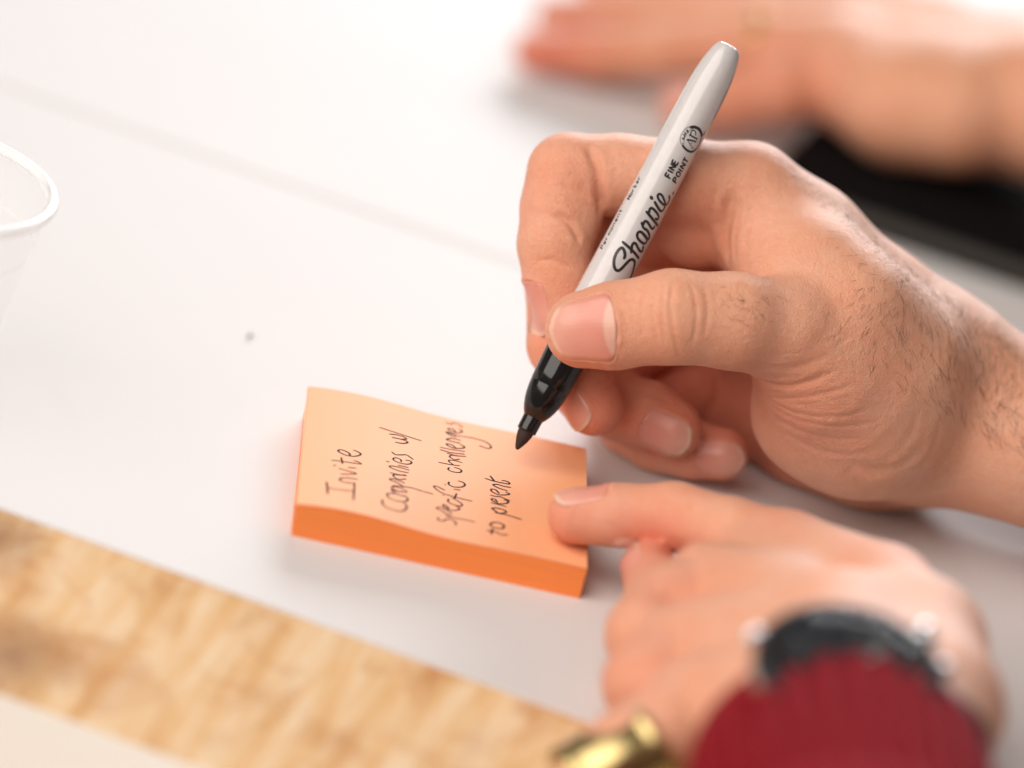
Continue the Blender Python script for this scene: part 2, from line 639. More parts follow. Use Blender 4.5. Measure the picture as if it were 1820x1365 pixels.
class Nail:
    """a nail on a fingertip: seat pressed into the flesh, plate as a mesh of its own"""

    def __init__(self, c, axis, normal, R, hw, L, tipround=0.75, baseround=0.55):
        self.a = unit(axis)
        n = np.asarray(normal, float)
        self.n = unit(n - self.a * (n @ self.a))
        self.s = np.cross(self.a, self.n)
        self.c, self.R, self.hw, self.L = np.asarray(c, float), R, hw, L
        self.tr, self.br = tipround, baseround

    def local(self, P):
        o = self.c - self.n * self.R
        q = P - o
        ang = np.arctan2(q @ self.s, q @ self.n)
        rad = np.hypot(q @ self.s, q @ self.n)
        return self.R * ang, (q @ self.a), rad - self.R

    def half(self, v):
        """half width at v in [-L/2, L/2] (towards the tip is +)"""
        t = v / (self.L / 2)
        w = np.ones_like(t)
        e = np.clip((t - (1 - self.tr)) / self.tr, 0, 1)
        w = w * np.sqrt(np.maximum(1 - e ** 2.6, 0))
        e = np.clip((-t - (1 - self.br)) / self.br, 0, 1)
        w = w * np.sqrt(np.maximum(1 - e ** 2.4, 0))
        return self.hw * w * (1 + 0.04 * t)

    def press(self, V, disp):
        x, v, r = self.local(V)
        sel = np.nonzero((np.abs(r) < 4.5) & (np.abs(v) < self.L) & (np.abs(x) < self.hw * 2))[0]
        x, v = x[sel], v[sel]
        vc = np.clip(v, -self.L / 2 * 0.98, self.L / 2 * 0.98)
        hw = self.half(vc)
        # approximate distance outside the outline
        ex = np.maximum(np.abs(x) - hw, 0)
        ev = np.maximum(np.abs(v) - self.L / 2, 0)
        d = np.hypot(ex, ev)
        inside = np.clip((hw - np.abs(x)) / 0.7, 0, 1) * np.clip((self.L / 2 - np.abs(v)) / 0.7, 0, 1)
        tipw = np.clip((v / (self.L / 2) - 0.45) / 0.5, 0, 1)
        disp[sel] += -0.42 * inside + 0.28 * np.exp(-((d - 0.7) / 0.7) ** 2) * (d > 0) * (1 - tipw)

    def plate(self, name, bvh, mat, parent, nu=13, nv=19, grow=0.9):
        V, F = [], []
        o = self.c - self.n * self.R
        vs = np.linspace(-1, 1, nv)
        vs = np.sign(vs) * np.abs(vs) ** 0.8 * self.L / 2 * 0.995
        hw = self.half(vs)
        P = np.zeros((nv, nu, 3))
        for j, v in enumerate(vs):
            for i, u in enumerate(np.linspace(-1, 1, nu)):
                ang = u * max(hw[j], 0.25) / self.R
                dr = self.n * math.cos(ang) + self.s * math.sin(ang)
                q = o + self.a * v + dr * (self.R + 6)
                r = bvh.ray_cast(Vector(q), Vector(-dr), 12.0)
                P[j, i] = np.array(r[0]) if r[0] is not None else o + self.a * v + dr * self.R
        # smooth the seat a little and lift the plate off it
        for _ in range(4):
            Pc = P.copy()
            P[1:-1, 1:-1] = 0.5 * Pc[1:-1, 1:-1] + 0.125 * (Pc[:-2, 1:-1] + Pc[2:, 1:-1] + Pc[1:-1, :-2] + Pc[1:-1, 2:])
        top = np.zeros_like(P)
        for j, v in enumerate(vs):
            t = v / (self.L / 2)
            for i, u in enumerate(np.linspace(-1, 1, nu)):
                ang = u * max(hw[j], 0.25) / self.R
                dr = self.n * math.cos(ang) + self.s * math.sin(ang)
                lift = 0.18 + 0.34 * (1 - u ** 4) + 0.16 * max(0, t)
                top[j, i] = P[j, i] + dr * lift + self.a * (grow * max(0, t - 0.55) / 0.45)
        bot = top - self.n * 0.45
        V = np.vstack([top.reshape(-1, 3), bot.reshape(-1, 3)])
        n = nu * nv
        for j in range(nv - 1):
            for i in range(nu - 1):
                a = j * nu + i
                F.append((a, a + 1, a + nu + 1, a + nu))
                F.append((n + a, n + a + nu, n + a + nu + 1, n + a + 1))
        ring = [i for i in range(nu)] + [j * nu + nu - 1 for j in range(1, nv)] + [(nv - 1) * nu + i for i in range(nu - 2, -1, -1)] + [j * nu for j in range(nv - 2, 0, -1)]
        for a, b in zip(ring, ring[1:] + ring[:1]):
            F.append((b, a, n + a, n + b))
        ob = mesh_obj(name, V, F, mat, parent)
        at_ = ob.data.attributes.new('along', 'FLOAT', 'POINT')
        al = np.repeat((vs / self.L + 0.5), nu)
        at_.data.foreach_set('value', np.concatenate([al, al]).astype(np.float32))
        ac = ob.data.attributes.new('across', 'FLOAT', 'POINT')
        cr = np.tile(np.linspace(-1, 1, nu), nv)
        ac.data.foreach_set('value', np.concatenate([cr, cr]).astype(np.float32))
        return ob


def float_attr(o, name, vals):
    a = o.data.attributes.new(name, 'FLOAT', 'POINT')
    a.data.foreach_set('value', np.asarray(vals, np.float32))


# ================================================================== the setting
def mat_laminate():
    t = NT('white_laminate')
    g = t.coord('Object', (1000, 1000, 1000))
    n1 = t.noise(0.012, 4, 0.6, g)
    n2 = t.noise(1.3, 3, 0.6, g)
    c = t.ramp(n1, [(0.3, (0.69, 0.657, 0.65)), (0.7, (0.71, 0.685, 0.682))])
    sp = t.n('ShaderNodeTexVoronoi')
    sp.inputs['Scale'].default_value = 0.045
    t.l(g, sp.inputs['Vector'])
    c = t.mix(t.math('MULTIPLY', t.ramp(sp.outputs['Distance'], [(0.0, (1, 1, 1)), (0.018, (0, 0, 0))]), 0.16), c, (0.35, 0.3, 0.28))
    t.l(c, t.b.inputs['Base Color'])
    t.l(t.bump(n2, 0.10, 0.0003), t.b.inputs['Normal'])
    t.l(t.math('ADD', 0.50, t.math('MULTIPLY', n1, 0.12)), t.b.inputs['Roughness'])
    t.b.inputs['Specular IOR Level'].default_value = 0.14
    return t.m


def mat_wood():
    t = NT('raw_wood')
    g = t.coord('Object', (1000, 1000, 1000), (0, 0, math.radians(12.05)))
    st = t.n('ShaderNodeMapping')
    st.inputs['Scale'].default_value = (0.17, 0.016, 0.06)
    st.inputs['Rotation'].default_value = (0, 0, 0.25)
    t.l(g, st.inputs['Vector'])
    grain = t.noise(1.0, 5, 0.62, st.outputs[0], 0.5)
    blot = t.noise(0.048, 3, 0.55, g, 0.6)
    fine = t.noise(0.5, 3, 0.6, g)
    c = t.ramp(grain, [(0.28, (0.56, 0.27, 0.085)), (0.44, (0.74, 0.46, 0.215)), (0.64, (0.81, 0.61, 0.40))])
    k = t.ramp(blot, [(0.50, (0, 0, 0)), (0.70, (1, 1, 1))])
    c = t.mix(t.math('MULTIPLY', k, 0.85), c, (0.50, 0.20, 0.05))
    # two knots near the left end of the edge
    for (kx, ky, kr) in ((-12, 950, 20.0), (22, 1155, 24.0)):
        kc = on_plane(kx, ky, -3.0) if ky < 1000 else on_plane(kx, ky, -12.5)
        tc = t.n('ShaderNodeTexCoord')
        dd = t.n('ShaderNodeVectorMath', operation='DISTANCE')
        t.l(tc.outputs['Object'], dd.inputs[0])
        dd.inputs[1].default_value = tuple(kc * MM)
        wob = t.math('ADD', t.math('MULTIPLY', dd.outputs['Value'], 1000.0 / kr), t.math('MULTIPLY', fine, 0.4))
        c = t.mix(t.ramp(wob, [(0.2, (0.9, 0.9, 0.9)), (1.15, (0, 0, 0))]), c, (0.24, 0.085, 0.02))
    c = t.mix(t.math('MULTIPLY', fine, 0.2), c, (0.78, 0.60, 0.42))
    t.l(c, t.b.inputs['Base Color'])
    t.l(t.bump(grain, 0.4, 0.001), t.b.inputs['Normal'])
    t.set(Roughness=0.7)
    return t.m


M['laminate'] = mat_laminate()
M['wood'] = mat_wood()
TYAW = math.radians(-12.05)
TX = np.array([math.cos(TYAW), math.sin(TYAW), 0])
TY = np.array([-math.sin(TYAW), math.cos(TYAW), 0])
TZ = np.array([0, 0, 1.0])
NEAR, SEAM = -183.0, 86.0


def slab(name, x0, x1, y0, y1, z0, z1, mat, parent, bev=0.6):
    o = TX * (x0 + x1) / 2 + TY * (y0 + y1) / 2 + TZ * z0
    V, F = box_vf(TX, TY, TZ, o, x1 - x0, y1 - y0, z1 - z0, bev)
    ob = mesh_obj(name, V, F, mat, parent, smooth=False)
    return ob


table = empty('table')
tag(table, 'white laminate table with a raw wood front edge, under the orange note pad', 'table')
slab('table_top', -1100, 1300, NEAR, SEAM - 0.2, -0.8, 0.0, M['laminate'], table, 0.25)
prof_ = [(NEAR + 0.3, -0.81), (NEAR - 16, -5.5), (NEAR - 34, -10.5), (NEAR - 52, -15.5), (NEAR - 58, -17.5), (NEAR - 58.5, -18.5), (NEAR - 50, -20.5), (NEAR - 10, -26), (NEAR + 60, -44), (SEAM - 4, -44), (SEAM - 4, -0.81)]
V = [TX * x + TY * y + TZ * z for x in np.linspace(-1100, 1300, 2) for y, z in prof_]
n_ = len(prof_)
F = [(k, (k + 1) % n_, n_ + (k + 1) % n_, n_ + k) for k in range(n_)] + [tuple(range(n_))[::-1], tuple(range(n_, 2 * n_))]
mesh_obj('wooden_edge', V, F, M['wood'], table, smooth=False)
table2 = empty('table')
tag(table2, 'white table pushed up behind the seam, carrying the blurred hand and notebook', 'table')
slab('table_top', -1100, 1300, SEAM + 0.8, SEAM + 900, -1.6, 0.5, M['laminate'], table2, 0.6)
slab('wooden_edge', -1100, 1300, SEAM + 3.4, SEAM + 895, -40.0, -1.604, M['wood'], table2, 1.0)


def mat_floor():
    t = NT('pale_floor')
    g = t.coord('Object', (1, 1, 1))
    n = t.noise(3.0, 4, 0.6, g)
    c = t.ramp(n, [(0.3, (0.80, 0.68, 0.56)), (0.7, (0.85, 0.75, 0.64))])
    t.l(c, t.b.inputs['Base Color'])
    t.set(Roughness=0.6)
    return t.m


M['floor'] = mat_floor()
fl = mesh_obj('floor', [(-4000, -4000, -740), (4000, -4000, -740), (4000, 4000, -740), (-4000, 4000, -740)], [(0, 1, 2, 3)], M['floor'])
tag(fl, kind='structure')


# ================================================================== marker pen
def mat_barrel():
    t = NT('grey_white_plastic')
    g = t.coord('Object', (1000, 1000, 1000))
    n = t.noise(0.5, 3, 0.5, g)
    c = t.ramp(n, [(0.3, (0.60, 0.575, 0.57)), (0.7, (0.635, 0.61, 0.605))])
    t.l(c, t.b.inputs['Base Color'])
    t.l(t.math('ADD', 0.13, t.math('MULTIPLY', n, 0.07)), t.b.inputs['Roughness'])
    t.set(Subsurface_Weight=0.05, Subsurface_Scale=0.002)
    t.b.inputs['Coat Weight'].default_value = 0.3
    t.b.inputs['Coat Roughness'].default_value = 0.06
    return t.m


M['barrel'] = mat_barrel()
M['black_plastic'] = plain('black_plastic', (0.007, 0.006, 0.006), 0.12, 0.0, Specular_IOR_Level=0.5)
M['nib'] = plain('ink_felt', (0.030, 0.016, 0.013), 0.75)
M['print'] = plain('black_print', (0.030, 0.022, 0.026), 0.4)
PEN_A = at(918, 799, 75.0)
PEN_B = at(1297, 81, 70.0)
PEN_AX = unit(PEN_B - PEN_A)
PEN_L = float(np.linalg.norm(PEN_B - PEN_A))


def rounded(profile):
    return profile


pen = empty('marker_pen')
tag(pen, 'grey-white permanent marker with black tip held above the orange pad', 'marker')


def pen_part(name, prof, mat, parent=None, seg=64):
    V, F = lathe(prof, PEN_A, PEN_AX, seg, ref=-FWD)
    return mesh_obj(name, V, F, mat, parent or pen)


nib_p = [(0.0, 0.12), (0.12, 0.38), (0.6, 0.72), (1.6, 1.15), (3.0, 1.68), (4.6, 2.08), (6.2, 2.2), (7.2, 2.2)]
pen_part('nib', nib_p, M['nib'])
col_p = [(5.5, 2.22), (5.45, 2.5), (5.55, 2.62), (5.8, 2.66), (9.6, 2.72), (10.0, 2.72)]
pen_part('nib_collar', col_p, M['black_plastic'])
nose = [(9.5, 2.75), (9.8, 2.95), (10.4, 3.35), (11.6, 3.95), (13.2, 4.55), (15.0, 5.02), (17.0, 5.32), (18.6, 5.45), (18.95, 5.44), (19.1, 5.52), (22.0, 5.68), (28.0, 5.9), (31.0, 5.95)]
pen_part('black_grip', nose, M['black_plastic'])
s_ = np.linspace(0, 1, 24)
body = [(31.0, 5.8), (31.05, 5.98), (31.3, 6.06), (45, 5.98), (70, 5.78), (90, 5.58)]
Lb = PEN_L
body += [(Lb - 20, 5.5), (Lb - 17, 5.47), (Lb - 14.5, 5.42), (Lb - 12, 5.32), (Lb - 10, 5.18), (Lb - 8, 4.98), (Lb - 6, 4.7), (Lb - 4.4, 4.4), (Lb - 3, 4.07), (Lb - 1.9, 3.75), (Lb - 1.1, 3.42), (Lb - 0.6, 3.12), (Lb - 0.25, 2.75), (Lb - 0.06, 2.2), (Lb, 1.2), (Lb, 0.2)]
barrel = pen_part('barrel', body, M['barrel'], seg=96)


def obj_bvh(o):
    me = o.data
    return BVHTree.FromPolygons([v.co / MM for v in me.vertices], [tuple(p.vertices) for p in me.polygons])


def ribbon_on(name, bvh, strokes, mat, parent, lift=0.035, step=1.2):
    """strokes: list of (pixel polyline, width mm [, closed]); flat ink ribbons lying on the surface they are seen on"""
    V, F = [], []
    for st in strokes:
        pix, w = st[0], st[1]
        P, N = [], []
        for p in smooth_path(pix, step):
            hh = hit(bvh, *p)
            if hh is None:
                continue
            P.append(hh[0])
            N.append(hh[1])
        if len(P) < 2:
            continue
        P, N = np.array(P), np.array(N)
        n = len(P)
        wv = np.full(n, w / 2.0)
        b0 = len(V)
        for i in range(n):
            t = unit(P[min(i + 1, n - 1)] - P[max(i - 1, 0)] + 1e-9)
            s = unit(np.cross(N[i], t))
            end = min(1.0, 0.72 + 0.28 * min(i, n - 1 - i))
            for u in (-1, -0.35, 0.35, 1):
                V.append(P[i] + s * u * wv[i] * end + N[i] * lift)
        for i in range(n - 1):
            for u in range(3):
                a = b0 + i * 4 + u
                F.append((a, a + 1, a + 5, a + 4))
        # round ends
        for e, sg in ((0, -1), (n - 1, 1)):
            t = unit(P[min(e + 1, n - 1)] - P[max(e - 1, 0)] + 1e-9) * sg
            s = unit(np.cross(N[e], t))
            c0 = len(V)
            V.append(P[e] + N[e] * lift)
            for a in np.linspace(-math.pi / 2, math.pi / 2, 6):
                V.append(P[e] + (s * math.sin(a) + t * math.cos(a)) * w / 2 * 0.72 + N[e] * lift)
            for k in range(5):
                F.append((c0, c0 + 1 + k, c0 + 2 + k))
    V, F = np.array(V), F
    return mesh_obj(name, V, F, mat, parent)


def from_crop(x0, y0, s, pts):
    return [(x0 + x / s, y0 + y / s) for x, y in pts]


BV_PEN = obj_bvh(barrel)
A1 = lambda pts: from_crop(1060, 300, 6.5, pts)
A2 = lambda pts: from_crop(1140, 200, 9.1, pts)
LW = 0.80
A3 = lambda pts: from_crop(1080, 335, 8.27, pts)
A4 = lambda pts: from_crop(1195, 210, 18.2, pts)
logo = [
    (A3([(240, 1030), (255, 985), (245, 920), (215, 875), (175, 890), (125, 960), (95, 1050), (95, 1140), (120, 1195), (165, 1205), (215, 1165), (280, 1095), (330, 1050), (370, 1045), (395, 1075), (390, 1140), (370, 1220), (340, 1305), (320, 1350)]), LW * 1.05),
    (A3([(220, 785), (290, 845), (355, 905), (410, 965), (455, 1025)]), LW),
    (A3([(345, 945), (350, 890), (360, 835), (385, 802), (415, 815), (440, 865), (470, 915), (495, 930), (515, 895), (522, 850)]), LW * 0.95),
    (A3([(532, 815), (480, 775), (442, 728), (434, 675), (460, 638), (500, 645), (545, 700), (580, 752), (560, 795), (532, 815)]), LW * 0.95),
    (A3([(492, 640), (545, 690), (592, 745), (612, 715), (604, 660), (575, 612), (530, 585)]), LW * 0.95),
    (A3([(498, 500), (512, 540), (526, 585)]), LW * 0.9),
    (A3([(522, 535), (535, 495), (558, 480), (585, 495), (612, 535), (642, 582), (668, 590), (688, 555)]), LW * 0.95),
    (A3([(570, 340), (620, 400), (680, 475), (735, 545)]), LW),
    (A3([(605, 365), (620, 305), (645, 287), (690, 320), (735, 380), (750, 425), (732, 455), (700, 440)]), LW * 0.9),
    (A3([(690, 195), (715, 240), (745, 290), (775, 330), (800, 333)]), LW * 0.95),
    (A3([(638, 125), (650, 148)]), LW * 1.35),
    (A3([(800, 333), (830, 290), (845, 235), (830, 170), (800, 105), (765, 80), (737, 97), (742, 142), (780, 200), (828, 240), (865, 235), (895, 195), (910, 150), (902, 108)]), LW * 0.85),
    (A3([(955, 85), (970, 52)]), LW * 0.8),
]
ribbon_on('logo_lettering', BV_PEN, logo, M['print'], pen)

B = 0.52
# FINE / POINT in the second crop
def glyphs(words, origin, along, up, gw, gap):
    """stroke capitals along a pixel baseline: origin, unit advance vector along, letter height vector up"""
    G = {'F': [[(0, 0), (0, 1)], [(0, 1), (0.85, 1)], [(0, 0.52), (0.7, 0.52)]],
         'I': [[(0.1, 0), (0.1, 1)]],
         'N': [[(0, 0), (0, 1)], [(0, 1), (1, 0)], [(1, 0), (1, 1)]],
         'E': [[(0, 0), (0, 1)], [(0, 1), (0.8, 1)], [(0, 0.52), (0.7, 0.52)], [(0, 0), (0.8, 0)]],
         'P': [[(0, 0), (0, 1)], [(0, 1), (0.55, 1), (0.85, 0.85), (0.85, 0.62), (0.55, 0.48), (0, 0.48)]],
         'O': [[(0.5, 0), (0.15, 0.15), (0, 0.5), (0.15, 0.85), (0.5, 1), (0.85, 0.85), (1, 0.5), (0.85, 0.15), (0.5, 0)]],
         'T': [[(0.45, 0), (0.45, 1)], [(0, 1), (0.9, 1)]]}
    adv = {'I': 0.35}
    out, x = [], 0.0
    for ch in words:
        for st in G[ch]:
            out.append([(origin[0] + along[0] * (x + p[0] * gw) + up[0] * p[1], origin[1] + along[1] * (x + p[0] * gw) + up[1] * p[1]) for p in st])
        x += gw * adv.get(ch, 1.0) + gap
    return out


# baselines run up the barrel
al = unit(np.array([379.0, -717.0]))
fine_o, fine_e = (1140 + 462 / 9.1, 200 + 1065 / 9.1), (1140 + 592 / 9.1, 200 + 815 / 9.1)
L_f = math.dist(fine_o, fine_e)
strokes = [(s, B) for s in glyphs('FINE', fine_o, unit(np.array(fine_e) - fine_o), (-9.0, -5.2), L_f * 0.235, L_f * 0.095)]
pt_o, pt_e = (1140 + 560 / 9.1, 200 + 1140 / 9.1), (1140 + 755 / 9.1, 200 + 775 / 9.1)
L_p = math.dist(pt_o, pt_e)
strokes += [(s, B * 0.95) for s in glyphs('POINT', pt_o, unit(np.array(pt_e) - pt_o), (-6.2, -4.8), L_p * 0.17, L_p * 0.075)]
ribbon_on('fine_point_lettering', BV_PEN, strokes, M['print'], pen)


def ell(cx, cy, a, b, rot, t0=0, t1=360, n=28):
    o = []
    for t in np.radians(np.linspace(t0, t1, n)):
        x, y = a * math.cos(t), b * math.sin(t)
        o.append((cx + x * math.cos(rot) - y * math.sin(rot), cy + x * math.sin(rot) + y * math.cos(rot)))
    return o


seal = [
    (A4([(590, 300), (680, 285), (760, 300), (850, 350), (910, 430), (945, 540), (940, 600)]), 0.85),
    (A4([(940, 590), (915, 720), (860, 850), (790, 970)]), 0.42),
    (A4([(790, 970), (700, 1060), (600, 1085), (500, 1055), (400, 970), (330, 880)]), 0.62),
    (A4([(330, 900), (275, 800), (252, 690), (275, 560), (340, 440), (440, 330), (560, 275), (640, 262)]), 0.15),
    (A4([(375, 860), (375, 720), (420, 570), (500, 450), (590, 380), (660, 352)]), 0.13),
    (A4([(300, 640), (395, 690)]), 0.24), (A4([(330, 705), (385, 600)]), 0.22), (A4([(345, 520), (420, 600)]), 0.26), (A4([(395, 455), (455, 545)]), 0.26),
    (A4([(375, 560), (430, 470)]), 0.22), (A4([(445, 395), (520, 470)]), 0.3), (A4([(485, 360), (515, 440)]), 0.22), (A4([(320, 800), (350, 840)]), 0.2),
    (A4([(470, 695), (620, 720), (750, 760)]), 0.46), (A4([(480, 705), (570, 840), (650, 970)]), 0.22), (A4([(595, 835), (640, 785)]), 0.18), (A4([(735, 810), (785, 715)]), 0.16), (A4([(630, 985), (690, 975)]), 0.16),
    (A4([(560, 540), (680, 610), (800, 670)]), 0.42), (A4([(592, 545), (605, 450), (650, 402), (700, 395), (740, 430), (757, 490), (742, 548)]), 0.32), (A4([(540, 575), (590, 485)]), 0.16), (A4([(775, 705), (825, 635)]), 0.16),
    (A4([(985, 550), (1060, 440)]), 0.4), (A4([(735, 1205), (800, 1090)]), 0.22), (A4([(1010, 690), (1045, 610)]), 0.2)]
ribbon_on('round_seal', BV_PEN, seal, M['print'], pen)

# small lettering along the left side of the barrel: Permanent Marker
G2 = {'P': [[(0, 0), (0, 1)], [(0, 1), (.8, .95), (.8, .5), (0, .45)]], 'e': [[(0, .32), (.8, .32), (.7, .62), (.3, .66), (0, .35), (.2, 0), (.75, .05)]],
      'r': [[(0, 0), (0, .65)], [(0, .4), (.6, .66)]], 'm': [[(0, 0), (0, .65)], [(0, .5), (.4, .62), (.5, 0)], [(.5, .5), (.9, .62), (1, 0)]],
      'a': [[(.8, .65), (.8, 0)], [(.8, .5), (.3, .65), (0, .3), (.3, 0), (.8, .2)]], 'n': [[(0, 0), (0, .65)], [(0, .45), (.5, .65), (.8, .45), (.8, 0)]],
      't': [[(.3, .95), (.3, .1), (.7, 0)], [(0, .65), (.7, .65)]], 'M': [[(0, 0), (0, 1), (.5, .3), (1, 1), (1, 0)]], 'k': [[(0, 0), (0, 1)], [(.7, .65), (0, .3), (.8, 0)]]}


def small_text(word, o, e, h):
    o, e = np.array(o), np.array(e)
    a = unit(e - o)
    L = np.linalg.norm(e - o)
    step = L / len(word)
    upv = np.array([a[1], -a[0]]) * h
    out = []
    for i, ch in enumerate(word):
        for st in G2[ch]:
            out.append(([tuple(o + a * (i * step + p[0] * step * 0.72) + upv * p[1]) for p in st], 0.30))
    return out


lower = small_text('Permanent', (1060 + 70 / 6.5, 300 + 925 / 6.5), (1060 + 312 / 6.5, 300 + 455 / 6.5), 4.6)
lower += small_text('Marker', (1060 + 382 / 6.5, 300 + 357 / 6.5), (1060 + 524 / 6.5, 300 + 78 / 6.5), 5.0)
lower += [([(1060 + 296 / 6.5, 300 + 415 / 6.5), (1060 + 303 / 6.5, 300 + 402 / 6.5)], 0.25)]
ribbon_on('permanent_marker_lettering', BV_PEN, lower, M['print'], pen)


# ================================================================== the writing person: right hand
def build_right_hand(h=0.85):
    fld = Field(cf(890, 200, 60) * [1, 1, 0] + [0, 0, -48], cf(2250, 1130, 60) * [1, 1, 0] + [0, 0, 122], h)
    # ---- palm, metacarpals, wrist, forearm
    Fp = fld.new()
    k = 8.0
    fld.chain(Fp, [J(1330, 348, 50, 14.0), J(1430, 430, 46, 15.0), J(1560, 560, 40, 17.0), J(1640, 655, 36, 23.0), J(1820, 756, 34, 20.0), J(2300, 980, 40, 27.0)], k)
    fld.chain(Fp, [J(1315, 365, 30, 13.5), J(1430, 440, 27, 15.0), J(1600, 610, 22, 19.0), J(1690, 690, 18, 21.0)], k)
    fld.chain(Fp, [J(1300, 425, 10, 13.0), J(1450, 530, 9, 15.0), J(1610, 670, 8, 18.0)], k)
    fld.chain(Fp, [J(1290, 520, -6, 12.5), J(1450, 640, -2, 14.0), J(1600, 722, 2, 16.5), J(1680, 730, 12, 17.0), J(1820, 765, 18, 16.5), J(2300, 940, 24, 24.0)], k)
    fld.chain(Fp, [J(1640, 765, 32, 19.0), J(1740, 780, 38, 18.5), J(1820, 798, 42, 18.5), J(2300, 975, 56, 25.0)], k)
    # hypothenar side and heel of the hand
    fld.chain(Fp, [J(1350, 720, 6, 13.0), J(1440, 770, 14, 15.0), J(1540, 790, 20, 17.0), J(1640, 790, 24, 17.0)], k)
    # hollow of the palm
    fld.chain(Fp, [J(1350, 450, 28, 13.0), J(1350, 560, 14, 15.0), J(1350, 660, 6, 14.0)], k)
    fld.chain(Fp, [J(1255, 720, 2, 11.0), J(1340, 735, 4, 13.0)], k)
    fld.ball(Fp, cf(1235, 395, 47), (11, 12, 10), 8)
    # thenar eminence
    fld.chain(Fp, [J(1400, 588, 76, 12.3), J(1470, 665, 67, 18.0), J(1540, 730, 54, 22.5), J(1620, 740, 40, 23.0)], k)
    fld.ball(Fp, cf(1490, 735, 58), (23, 19, 17), 8, None)
    # web between thumb and index, first interosseous
    fld.chain(Fp, [J(1345, 400, 52, 10.0), J(1400, 480, 62, 11.0), J(1450, 560, 66, 14.0)], 9.0)
    fld.chain(Fp, [J(1380, 430, 54, 14.5), J(1445, 500, 62, 16.0), J(1500, 565, 65, 18.0), J(1580, 645, 55, 21.0)], 10.0)
    # ---- thumb
    Ft = fld.new()
    sq = (0, 0, 1, 0.84)
    fld.chain(Ft, [J(1037, 586, 89, 10.2), J(1090, 579, 91, 11.2), J(1195, 563, 93, 12.2), J(1300, 570, 89, 12.5), J(1400, 588, 79, 13.4)], 3.0, sq)
    fld.chain(Ft, [J(1400, 588, 79, 13.4), J(1520, 690, 62, 20.0)], 4.0)
    # ---- index
    Fi = fld.new()
    fld.chain(Fi, [J(1330, 345, 50, 13.5), J(1230, 325, 54, 11.6), J(1100, 312, 56, 11.0), J(1018, 306, 58, 10.4)], 3.0)
    fld.chain(Fi, [J(1006, 306, 58, 10.6), J(994, 370, 60, 10.4), J(986, 436, 62, 9.9)], 2.0)
    fld.chain(Fi, [J(986, 434, 62, 9.9), J(992, 490, 62, 9.3), J(1003, 552, 62, 8.2)], 2.5)
    fld.ball(Fi, cf(1040, 385, 60), (4.6, 8.0, 7.5), 3)
    # ---- middle
    Fm = fld.new()
    fld.chain(Fm, [J(1310, 390, 28, 13.0), J(1150, 400, 34, 11.5), J(1020, 415, 40, 10.8)], 3.0)
    fld.chain(Fm, [J(1018, 405, 40, 10.6), J(1000, 500, 48, 10.0), J(1000, 612, 56, 9.6)], 3.0)
    fld.chain(Fm, [J(1002, 612, 56, 9.6), J(1032, 678, 60, 8.8), J(1055, 722, 62, 8.0)], 2.5)
    # ---- ring
    Fr = fld.new()
    fld.chain(Fr, [J(1310, 480, 12, 13.0), J(1190, 560, 20, 12.0), J(1070, 640, 25, 10.6)], 3.0)
    fld.chain(Fr, [J(1065, 640, 24, 10.4), J(1075, 700, 36, 9.6), J(1098, 722, 42, 9.2)], 3.0)
    fld.chain(Fr, [J(1098, 720, 42, 9.2), J(1150, 735, 47, 8.8), J(1197, 762, 49, 7.8)], 2.5)
    fld.chain(Fr, [J(1300, 500, 14, 12.5), J(1120, 510, 28, 12.0)], 4.0)
    # ---- little
    Fl = fld.new()
    fld.chain(Fl, [J(1310, 600, -2, 12.0), J(1220, 680, 8, 11.5), J(1125, 740, 15, 9.6)], 3.0)
    fld.chain(Fl, [J(1115, 738, 14, 9.2), J(1125, 768, 24, 8.4), J(1165, 790, 31, 8.0)], 3.0)
    fld.chain(Fl, [J(1165, 790, 31, 8.0), J(1230, 800, 36, 7.8), J(1283, 807, 39, 7.2)], 2.5)
    parts = [smin(Fp, Fi, 6.0), smin(Fp, Fm, 4.0), smin(Fp, Fr, 2.0), smin(Fp, Fl, 2.0), smin(Fp, Ft, 7.0)]
    body = parts[0]
    for p in parts[1:]:
        body = smin(body, p, 0.9)
    # keep the pen out of the flesh
    A, Bp = w2c(PEN_A)[0], w2c(PEN_B)[0]
    w = fld.window(np.minimum(A, Bp) - 8, np.maximum(A, Bp) + 8)
    sl, X, Y, Z = w
    ab = Bp - A
    t = np.clip(((X - A[0]) * ab[0] + (Y - A[1]) * ab[1] + (Z - A[2]) * ab[2]) / (ab @ ab), 0, 1)
    dp = np.sqrt((X - A[0] - t * ab[0]) ** 2 + (Y - A[1] - t * ab[1]) ** 2 + (Z - A[2] - t * ab[2]) ** 2) - 5.85
    body[sl] = -smin(-body[sl], dp, 1.2)
    fld.above(body, 0.25)
    Vc, Q = fld.mesh(body)
    return fld, body, Vc, Q


def finish_flesh(fld, body, Vc, Q, fine=True):
    bv = bvh_of(c2w(Vc), Q)
    if fine:
        Vc, Q = subdivide(fld, body, Vc, Q)
    V = c2w(Vc)
    N = vnormals(V, Q)
    if N[np.argmax(V[:, 2])][2] < 0:
        Q = Q[:, ::-1]
        N = -N
    return V, Q, N, bv


def camv(x, y, d):
    return unit(c2w([[x, y, d]])[0])


